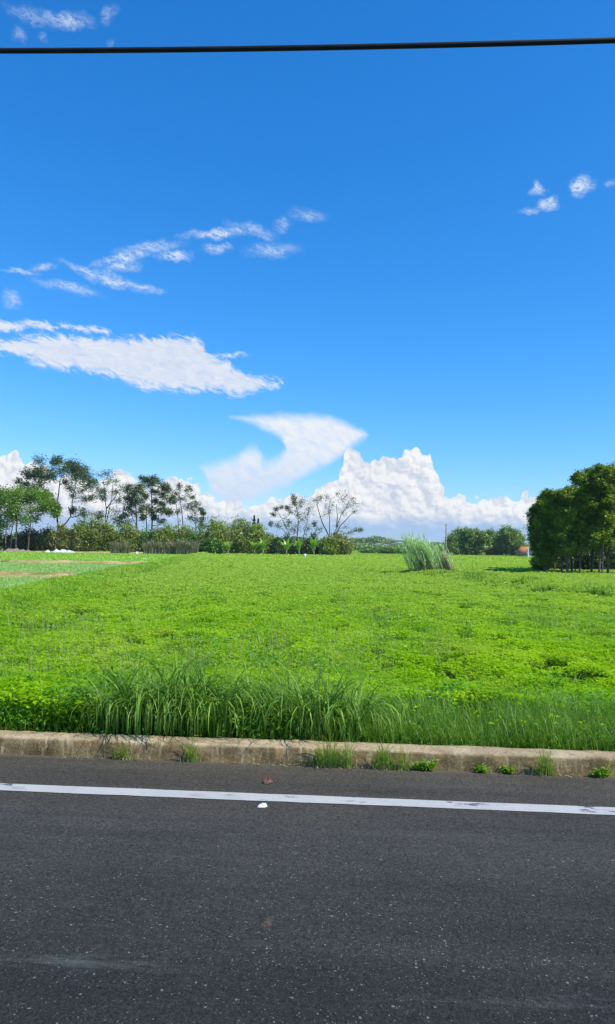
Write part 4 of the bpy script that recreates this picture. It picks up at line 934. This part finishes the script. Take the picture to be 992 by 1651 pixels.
# low brushes right of it, farther
for i, (px, wp, tp, bs, Y, mt, lb) in enumerate([(632,44,879,891,235,'shrub_green','long low green bush far out between the round bush and the reed clump'),
   (662,30,880,890,238,'shrub_green','low green bush half behind the leaning reed clump'),
   (598,34,884,891,245,'shrub_green','lowest far green bush just right of the round bush')]):
    shrub(px, wp, tp, bs, Y, M[mt], lb, 160 + i, .3, 2200, group='low bushes beyond the field')

# dry reed stands at the paddy edge
def reeds(px, wpx, top, base, Y, label, seed, n=420):
    r = np.random.default_rng(seed); s = Y / F; b = at(px, base, Y); tp = at(px, top, Y); zg = FZ - .1; O = np.array([b.x, b.y, zg]); H = tp.z - zg
    x_ = r.uniform(-.5, .5, n) * wpx * s; y_ = r.uniform(-.6, .6, n)
    g_ = Geo(); g_.add(*blades(np.stack([x_, y_, x_ * 0], 1) + O, H * r.uniform(.55, 1.1, n), .16, r.uniform(0, 6.3, n), r.uniform(0, .5, n), 3, r=r, droop=.3))
    tag(g_.obj('reed_stand', M['straw_green'], origin=O), label, 'reeds', 'dry reeds at the paddy edge')
M['straw_green'] = leaf_mat('dry_reed', (0.20, 0.21, 0.09), (0.36, 0.34, 0.17), None, 0.5, 0.3)
reeds(194, 30, 872, 890, 143, 'low dry reed stand left of the small white sack', 1)
reeds(258, 52, 870, 891, 143, 'dry reed stand right of the small white sack', 2, 620)
reeds(302, 36, 868, 892, 142, 'tallest pale dry reed stand, next to the grassy field corner', 3, 480)

# banana plants
def banana(px, base, hpx, Y, label, seed, n=10, lw=.75, bush=False):
    r = np.random.default_rng(seed); s = Y / F; b = at(px, base, Y); H = hpx * s; zg = gz(np.array([b.x]), np.array([b.y]))[0]; O = (b.x, b.y, zg)
    root = empty('banana_plant', O, label, 'banana plant', 'banana plants in front of the thicket')
    hs = H * .38; g_ = Geo(); g_.add(*tube([(0, 0, -.1), (.03, 0, hs * .5), (0, .02, hs)], np.array([.16, .13, .08]), 7)); g_.obj('trunk', M['straw_green'], parent=root)
    for i in range(n):
        a = i / n * 6.28 + r.random() * .6; L_ = H * r.uniform(.65, .95); be = r.uniform(.25, 1.0); D = np.array([math.cos(a), math.sin(a), 0]); Sd = np.array([-math.sin(a), math.cos(a), 0])
        p = np.array([0, 0, hs * r.uniform(.6, 1)]); V = []; seg = 9
        for k in range(seg + 1):
            t = k / seg; wd = lw * .5 * math.sin(min(1, t * 1.15 + .08) * math.pi) ** .6 * (.12 if t < .12 else 1) if t < .86 else lw * .5 * (1.02 - t) * 3
            V += [p - Sd * wd - np.array([0, 0, wd * .35]), p, p + Sd * wd - np.array([0, 0, wd * .35])]
            ang = be * (t * .9 + .25) + t * t * .7; p = p + (np.array([0, 0, 1]) * math.cos(ang) + D * math.sin(ang)) * L_ / seg
        Fq = np.array([[3 * k + j, 3 * k + j + 1, 3 * k + j + 4, 3 * k + j + 3] for k in range(seg) for j in (0, 1)])
        g_ = Geo(); g_.add(np.array(V), Fq, np.full(len(V), r.random())); g_.obj('leaf', M['banana'], parent=root)
banana(368, 892, 22, 143, 'short bushy banana plant farthest left in front of the olive thicket', 1, 12)
banana(410, 894, 24, 141, 'banana plant with a wide fan of leaves, left of the narrow one', 2, 12)
banana(424, 895, 27, 139, 'banana plant with upright leaves at the thicket edge', 3, 12)
banana(462, 896, 28, 139, 'narrow banana plant with a pale stem below the wispy tree', 4, 8)
banana(482, 896, 30, 141, 'banana plant with drooping leaves just left of the white bucket', 5, 10)
banana(506, 895, 28, 137, 'bright yellow-green banana plant just right of the white bucket', 6, 13)

# bucket, sacks, sheeting, rubble
def bucket(px, base, hpx, Y, label):
    s = Y / F; b = at(px, base, Y); H = hpx * s; zg = gz(np.array([b.x]), np.array([b.y]))[0] + .14
    root = empty('bucket', (b.x, b.y, zg), label, 'bucket')
    g_ = Geo(); pr = [(.0, 0), (.16, 0), (.19, H * .5), (.21, H), (.195, H), (.17, H * .5), (.14, .03), (0, .03)]; n_ = 18; V = []
    for r_, z_ in pr:
        for i in range(n_): a = i / n_ * 6.2832; V.append((r_ * math.cos(a), r_ * math.sin(a), z_))
    Fq = np.array([[j * n_ + i, j * n_ + (i + 1) % n_, (j + 1) * n_ + (i + 1) % n_, (j + 1) * n_ + i] for j in range(len(pr) - 1) for i in range(n_)])
    g_.add(V, Fq); g_.obj('shell', M['white_plastic'], parent=root)
    g_ = Geo(); a = np.linspace(0, math.pi, 10); g_.add(*tube(np.stack([.2 * np.cos(a), np.full(10, -.02), H * .95 - .0 + .12 * np.sin(a)], 1), .006, 5)); g_.obj('handle', M['steel'], parent=root)
bucket(491.5, 905, 7, 112, 'small white bucket standing on the grass before the banana plants')
def heap(name, px, base, wpx, hpx, Y, mat, label, cat, seed, group=None, zg=-.45):
    r = np.random.default_rng(seed); s = Y / F; b = at(px, base, Y); Wx, H = wpx * s / 2, hpx * s; n_, m_ = 48, 14; V = []
    ph = r.random(8) * 6
    for j in range(m_ + 1):
        q = 1 - j / m_
        for i in range(n_):
            a = i / n_ * 6.2832; rr = q * (1 + .12 * math.sin(3 * a + ph[0]) + .1 * math.sin(7 * a + ph[1]))
            x_ = math.cos(a) * rr * Wx; y_ = math.sin(a) * rr * max(.8, Wx * .45)
            z_ = H * (1 - q ** 2.2) * (.72 + .3 * math.sin(x_ * 1.7 + ph[2]) * math.sin(y_ * 2 + ph[3]) + .22 * math.sin(x_ * 5 + ph[4]) + .14 * r.normal() * (q > .02))
            V.append((x_, y_, max(0, z_) - .02))
    Fq = np.array([[j * n_ + i, j * n_ + (i + 1) % n_, (j + 1) * n_ + (i + 1) % n_, (j + 1) * n_ + i] for j in range(m_) for i in range(n_)])
    o = link(name, mesh_np(name, V, [Fq]), mat); o.location = (b.x, b.y, zg); tag(o, label, cat, group)
heap('plastic_sheeting', 102, 890, 44, 6, 145, M['white_plastic'], 'long white plastic sheeting heaped below the largest tree', 'sheeting', 1)
heap('white_sack', 30, 889, 15, 7, 146, M['white_plastic'], 'white sack on the brown rubble near the left edge', 'sack', 2)
heap('white_sack', 76, 891, 12, 4, 143.5, M['white_plastic'], 'low white sack just left of the long sheeting', 'sack', 3)
heap('white_sack', 222, 892, 8, 6, 143, M['white_plastic'], 'small white sack between two dry reed stands', 'sack', 4)
heap('white_sack', 233, 902, 8, 3, 95, M['white_plastic'], 'small white sack lying out in the farthest paddy', 'sack', 5)
heap('rubble_heap', 22, 891, 70, 6, 144.5, M['rubble'], 'long brown rubble heap at the foot of the bright green tree', 'rubble heap', 6)
heap('rubble_heap', 430, 896, 20, 3, 140, M['dirt'], 'low tan earth heap between the banana plants', 'earth heap', 7)

# ------------------------------------------------------------------ leaning reed clump in the field
Yr = Yof(700, 930)
def reed_clump():
    r = np.random.default_rng(5); s = Yr / F; b = at(698, 930, Yr); zg = gz(np.array([b.x]), np.array([b.y]))[0]
    root = empty('reed_clump', (b.x, b.y, zg), 'tall clump of reeds leaning left in the middle of the field, straw-coloured at its foot', 'reeds')
    n_ = 230; x_ = np.clip(r.normal(size=n_) * .55, -1.15, 1.1); y_ = r.normal(size=n_) * .4; x0 = x_ * 34 * s * .9
    H = (2.4 - .45 * x_) * r.uniform(.38, 1.1, n_)
    cu = Geo(); lf = Geo(); dr = Geo()
    for i in range(n_):
        lean = r.normal(.30, .16) + .08 * x_[i]; q = np.linspace(0, 1, 6)
        P_ = np.stack([x0[i] - H[i] * (lean * q + .12 * q ** 3), y_[i] + r.normal() * .1 * q, H[i] * q * (1 - .08 * q ** 2) - .05 * (q == 0)], 1)
        dry = x_[i] > .55 or r.random() < .15
        (dr if dry else cu).add(*tube(P_, np.linspace(.012, .005, 6), 4), )
        m_ = 11; qq = r.uniform(.3, 1.0, m_); PB = np.stack([np.interp(qq, q, P_[:, k]) for k in range(3)], 1)
        (lf).add(*blades(PB, r.uniform(.35, .85, m_), .034, math.pi + r.normal(size=m_) * 1.1, r.uniform(.3, .9, m_), 4, r=r, droop=r.uniform(.1, .8, m_)))
        m_ = 7; qq = r.uniform(.02, .35, m_); PB = np.stack([np.interp(qq, q, P_[:, k]) for k in range(3)], 1)
        dr.add(*blades(PB, r.uniform(.3, .6, m_), .022, r.uniform(0, 6.3, m_), r.uniform(.3, 1.4, m_), 4, r=r, droop=.8))
    # the bundle of pale stems on its right flank
    for i in range(26):
        q = np.linspace(0, 1, 6); x1 = 34 * s * r.uniform(.75, 1.0); h = r.uniform(.9, 1.7)
        dr.add(*tube(np.stack([x1 - h * .42 * q, y_[i] * .5 - .35 + 0 * q, h * q], 1), .016, 4))
    cu.obj('stems', M['reed'], parent=root); lf.obj('leaves', M['reed'], parent=root); dr.obj('dry_stems', M['straw'], parent=root)
reed_clump()
def lone_reed():
    r = np.random.default_rng(8); b = at(744, 930, Yr); zg = gz(np.array([b.x]), np.array([b.y]))[0]
    root = empty('reed', (b.x, b.y, zg), 'single thin upright reed standing apart, just right of the leaning reed clump', 'reed')
    q = np.linspace(0, 1, 7); P_ = np.stack([-.14 * q ** 2, 0 * q, 1.6 * q - .03], 1); g_ = Geo(); g_.add(*tube(P_, .010, 5)); g_.obj('stem', M['reed'], parent=root)
    g_ = Geo(); g_.add(*blades(P_[[1, 2, 3, 4, 5, 6, 6]], .55, .035, r.uniform(0, 6.3, 7), .5, 4, r=r, droop=.8)); g_.obj('leaves', M['reed'], parent=root)
lone_reed()

# ------------------------------------------------------------------ the grove on the right
GT = [  # px of foot, px of top, top y, Y, crown half width px, label
 (870,870,802,60,8,'leftmost tree of the right grove, leafy down to the ground'),
 (880,881,793,58,9,'second tree of the right grove with a rounded yellow-green top'),
 (895,898,796,63,12,'grove tree set back behind the two leftmost trees'),
 (906,903,793,57,15,'grove tree with a short stout pale trunk left of the forked pair'),
 (915,920,788,56,14,'grove tree whose thin trunk leans into the neighbouring one'),
 (923,934,783,60,14,'grove tree right of the leaning thin trunk, rising toward the tall ones'),
 (935,946,762,56,15,'first of the tall grove trees with a ragged high crown'),
 (953,962,758,58,15,'tall grove tree with the long visible forked trunk'),
 (966,978,754,55,15,'tallest grove tree with a pale trunk near the picture edge'),
 (981,992,756,57,16,'tall grove tree standing at the very edge of the picture'),
 (1002,1006,758,58,16,'grove tree cut by the right edge, only its left leaves showing'),
 (1022,1024,766,56,16,'outermost grove tree, hidden behind the tree cut by the right edge')]
for i, (fx, tx, ty, Y, hw_, lb) in enumerate(GT):
    r = np.random.default_rng(300 + i); fy = 884 + (fx - 496) * .0148 + 1.95 / Y * F + 0
    blobs = []; y_ = ty + 6
    low = 916 if i == 0 else (905 if i < 2 else (893 if i < 4 else 883))
    while y_ < low:
        k = (y_ - ty) / (low - ty); cxx = tx + (fx - tx) * k; wv_ = hw_ * (.55 + .55 * math.sin(min(1, k * 1.2 + .18) * math.pi * .8))
        for q in range(3 if k < .12 else 4):
            blobs.append((cxx + r.uniform(-1, 1) * wv_, y_ + r.uniform(-4, 4), r.uniform(5.5, 8), r.uniform(.8, 1.1) * (1 - .35 * (k > .8))))
        y_ += 9.5
    tr = [[(fx, fy), (fx + r.normal() * 1.5, fy - 30), (fx * .6 + tx * .4, fy - 65), (tx, ty + 30), (tx, ty + 10)]]
    if i in (3, 4, 7, 9): tr.append([(fx + .5, fy - 24), (fx - 7, fy - 48), (fx - 9, fy - 80)])
    if i in (5, 8): tr.append([(fx + 3.5, fy), (fx + 6, fy - 35), (fx + 8, fy - 70)])
    build_tree('grove_tree', lb, 'tree', Y, tr, blobs, M['grove'], M['bark_grey'], .095, 420, 'trees of the grove on the right', .12, .9, 7, .8, .5, seed=400 + i, up=.5, cl_=.36, spread=1.2, extra=1)
for i, (px, Y, lb) in enumerate([(896, 66, 'added dark shrub filling the shaded gap behind the left trunks of the grove'), (930, 67, 'added dark shrub filling the shaded gap behind the forked trunks of the grove'), (962, 66, 'added dark shrub filling the shaded gap behind the tallest grove trees'), (992, 66, 'added dark shrub filling the shaded gap at the picture edge inside the grove')]):  # shrubs added to make the gap behind the trunks read as dark shade
    shrub(px, 58, 876, 917, Y, M['shrub_dark'], lb, 500 + i, .12, 4200, group='dark filler shrubs added inside the grove')

# ------------------------------------------------------------------ far wood and horizon
FW = [(733,864,9),(741,858,9),(750,853,10),(758,857,9),(767,856,10),(777,859,10),(787,858,10),(797,858,11),(807,857,10),(817,854,11),(826,853,11),(832,860,8),(837,872,5)]
for i, (px, ty, hw_) in enumerate(FW):
    r = np.random.default_rng(600 + i); Y = 228 + r.uniform(-5, 8); blobs = []; y_ = ty + 4
    while y_ < 890:
        k = (y_ - ty) / (892 - ty); wv_ = hw_ * (.4 + .6 * math.sin(min(1, k + .15) * math.pi * .75))
        for q in range(3): blobs.append((px + r.uniform(-1, 1) * wv_, y_ + r.uniform(-2, 2), r.uniform(3, 4.4), 1.0))
        y_ += 4.6
    lb = 'dense green tree standing in the far wood behind the utility pole'
    if i == 0: lb = 'leftmost and lowest pointed tree of the far wood'
    if i == len(FW) - 1: lb = 'lowest rounded tree at the right end of the far wood'
    if i in (9, 10): lb = 'high broad tree near the right end of the far wood'
    if i == 2: lb = 'tallest spiky tree just right of the utility pole'
    build_tree('wood_tree', lb, 'tree', Y, [[(px, 895), (px, 880), (px + r.normal(), ty + 8)]], blobs, M['wood_leaf'], M['bark_grey'], .33, 130, 'trees of the far wood', .18, .9, 5, .9, .5, seed=700 + i, spread=1.7, extra=1)

# distant treeline all along the horizon
def treeline():
    r = np.random.default_rng(9); g_ = Geo()
    for (Y, h0, L_, n_) in ((420, 3.6, .75, 46000), (700, 9.0, 1.6, 30000)):
        x_ = r.uniform(-.75, .75, n_) * Y; dy = r.normal(size=n_) * 6
        h = h0 * (.45 + 1.1 * fbm(x_ / 22, x_ * 0 + 3, 3, int(Y)))
        z_ = -.35 + h * r.random(n_) ** .7
        g_.add(*leaves(np.stack([x_, Y + dy, z_], 1), L_ * r.uniform(.6, 1.3, n_), L_ * .6, up=.1, r=r))
    tag(g_.obj('distant_woods', M['wood_leaf']), 'low distant line of woods along the horizon', 'woods', kind='stuff')
treeline()

# house with the orange roof, and pale factory sheds on the horizon
def house(px, base, wpx, hw_px, roof_px, Y, wallm, roofm, label, cat, name='house', group=None, dep=8, door=True):
    s = Y / F; b = at(px, base, Y); zg = -.36; W2 = wpx * s / 2; Hw = hw_px * s; Hr = roof_px * s
    root = empty(name, (b.x, b.y, zg), label, cat, group); D = dep / 2
    V = [(-W2, -D, 0), (W2, -D, 0), (W2, D, 0), (-W2, D, 0), (-W2, -D, Hw), (W2, -D, Hw), (W2, D, Hw), (-W2, D, Hw), (0, -D, Hw + Hr), (0, D, Hw + Hr)]
    g_ = Geo(); g_.add(V, [np.array([[1, 2, 6, 5], [3, 0, 4, 7]]), np.array([[0, 1, 5, 8, 4], [2, 3, 7, 9, 6]])]); g_.obj('wall', wallm, parent=root)
    e = .35; t = .18; k = Hr / W2; V = []
    for sg in (-1, 1):
        a = [(sg * (W2 + e), -D - e, Hw - e * k + .02), (0, -D - e, Hw + Hr + .02), (0, D + e, Hw + Hr + .02), (sg * (W2 + e), D + e, Hw - e * k + .02)]
        V = a + [(x_, y_, z_ + t) for x_, y_, z_ in a]
        Fq = np.array([[0, 1, 2, 3], [4, 5, 6, 7], [0, 1, 5, 4], [1, 2, 6, 5], [2, 3, 7, 6], [3, 0, 4, 7]])
        g_ = Geo(); g_.add(V, Fq); g_.obj('roof', roofm, parent=root)
    for xx in (-.5, .5):
        g_ = Geo(); x1 = xx * W2; hh = Hw * .3; V = [(x1 - .5, -D - .03, Hw * .45), (x1 + .5, -D - .03, Hw * .45), (x1 + .5, -D - .03, Hw * .45 + hh), (x1 - .5, -D - .03, Hw * .45 + hh)]
        V = V + [(a_, b_ + .02, c_) for a_, b_, c_ in V]
        g_.add(V, np.array([[0, 1, 2, 3], [4, 7, 6, 5], [0, 4, 5, 1], [1, 5, 6, 2], [2, 6, 7, 3], [3, 7, 4, 0]])); g_.obj('window', M['window'], parent=root)
house(846.5, 894, 13, 5.5, 8.5, 212, M['render_wall'], M['orange_roof'], 'small house with orange gabled roof between the far wood and the grove', 'house')
FS = 'pale sheds on the horizon'
house(612, 889, 20, 7.5, 2, 620, M['render_wall'], M['metal_roof'], 'small pale shed on the horizon right of the round bush', 'shed', 'farm_shed', FS, 14)
house(648, 889, 34, 9.5, 2.5, 640, M['render_wall'], M['metal_roof'], 'longest pale shed on the horizon behind the reed clump', 'shed', 'farm_shed', FS, 16)
house(690, 889, 22, 9, 2.5, 640, M['render_wall'], M['metal_roof'], 'pale shed on the horizon left of the utility pole', 'shed', 'farm_shed', FS, 16)

# poles
def pole(px, top, Y, r0, label, mat, group=None, arm=True, name='utility_pole', leanpx=0):
    b = at(px, 890, Y); t = at(px + leanpx, top, Y); zg = -.36; H = t.z - zg
    root = empty(name, (b.x, b.y, zg), label, 'utility pole' if arm else 'post', group)
    g_ = Geo(); q = np.linspace(0, 1, 5); g_.add(*tube(np.stack([(t.x - b.x) * q, 0 * q, -.3 + (H + .3) * q], 1), r0 * (1 - .35 * q), 10)); g_.obj('shaft', mat, parent=root, smooth=True)
    if arm:
        g_ = Geo(); zz = H - .45; V = np.array([(-.55, -.05, 0), (.55, -.05, 0), (.55, .05, 0), (-.55, .05, 0), (-.55, -.05, .09), (.55, -.05, .09), (.55, .05, .09), (-.55, .05, .09)]) + (t.x - b.x, -.17, zz)
        g_.add(V, np.array([[0, 3, 2, 1], [4, 5, 6, 7], [0, 1, 5, 4], [1, 2, 6, 5], [2, 3, 7, 6], [3, 0, 4, 7]])); g_.obj('crossarm', M['steel'], parent=root)
        for xx in (-.45, .45):
            g_ = Geo(); g_.add(*tube([(t.x - b.x + xx, -.17, zz + .09), (t.x - b.x + xx, -.17, zz + .17), (t.x - b.x + xx, -.17, zz + .24)], np.array([.04, .055, .03]), 8)); g_.obj('insulator', M['white_plastic'], parent=root)
pole(719.5, 844, 205, .21, 'tall grey utility pole standing in front of the far wood', M['pole'], 'utility poles', True)
pole(655, 865, 330, .17, 'thin far utility pole rising behind the left side of the reed clump', M['steel'], 'utility poles', True)
pole(627, 868, 360, .15, 'farthest faint utility pole left of the reed clump', M['steel'], 'utility poles', True)
pole(851.5, 882, 150, .16, 'short pale concrete post in front of the orange-roofed house', M['white_plastic'], None, False, 'concrete_post')
# ------------------------------------------------------------------ haze
def haze():
    a, z0, z1 = 2600, -1.7, 30; V = np.array([(x_, y_, z_) for z_ in (z0, z1) for x_, y_ in ((-a, -a), (a, -a), (a, a), (-a, a))], float)
    me = mesh_np('haze', V, [np.array([[0, 3, 2, 1], [4, 5, 6, 7], [0, 1, 5, 4], [1, 2, 6, 5], [2, 3, 7, 6], [3, 0, 4, 7]])])
    m, T = new_mat('haze_air'); v = T.n.new('ShaderNodeVolumePrincipled'); v.inputs['Color'].default_value = (0.82, 0.90, 1.0, 1); v.inputs['Density'].default_value = 0.00016
    o = T.n.new('ShaderNodeOutputMaterial'); T.l.new(v.outputs[0], o.inputs['Volume'])
    tag(link('haze', me, m), 'thin pale blue air over the whole field', 'haze', kind='stuff')
haze()
print('faces', sum(len(o.data.polygons) for o in bpy.data.objects if o.type == 'MESH'))
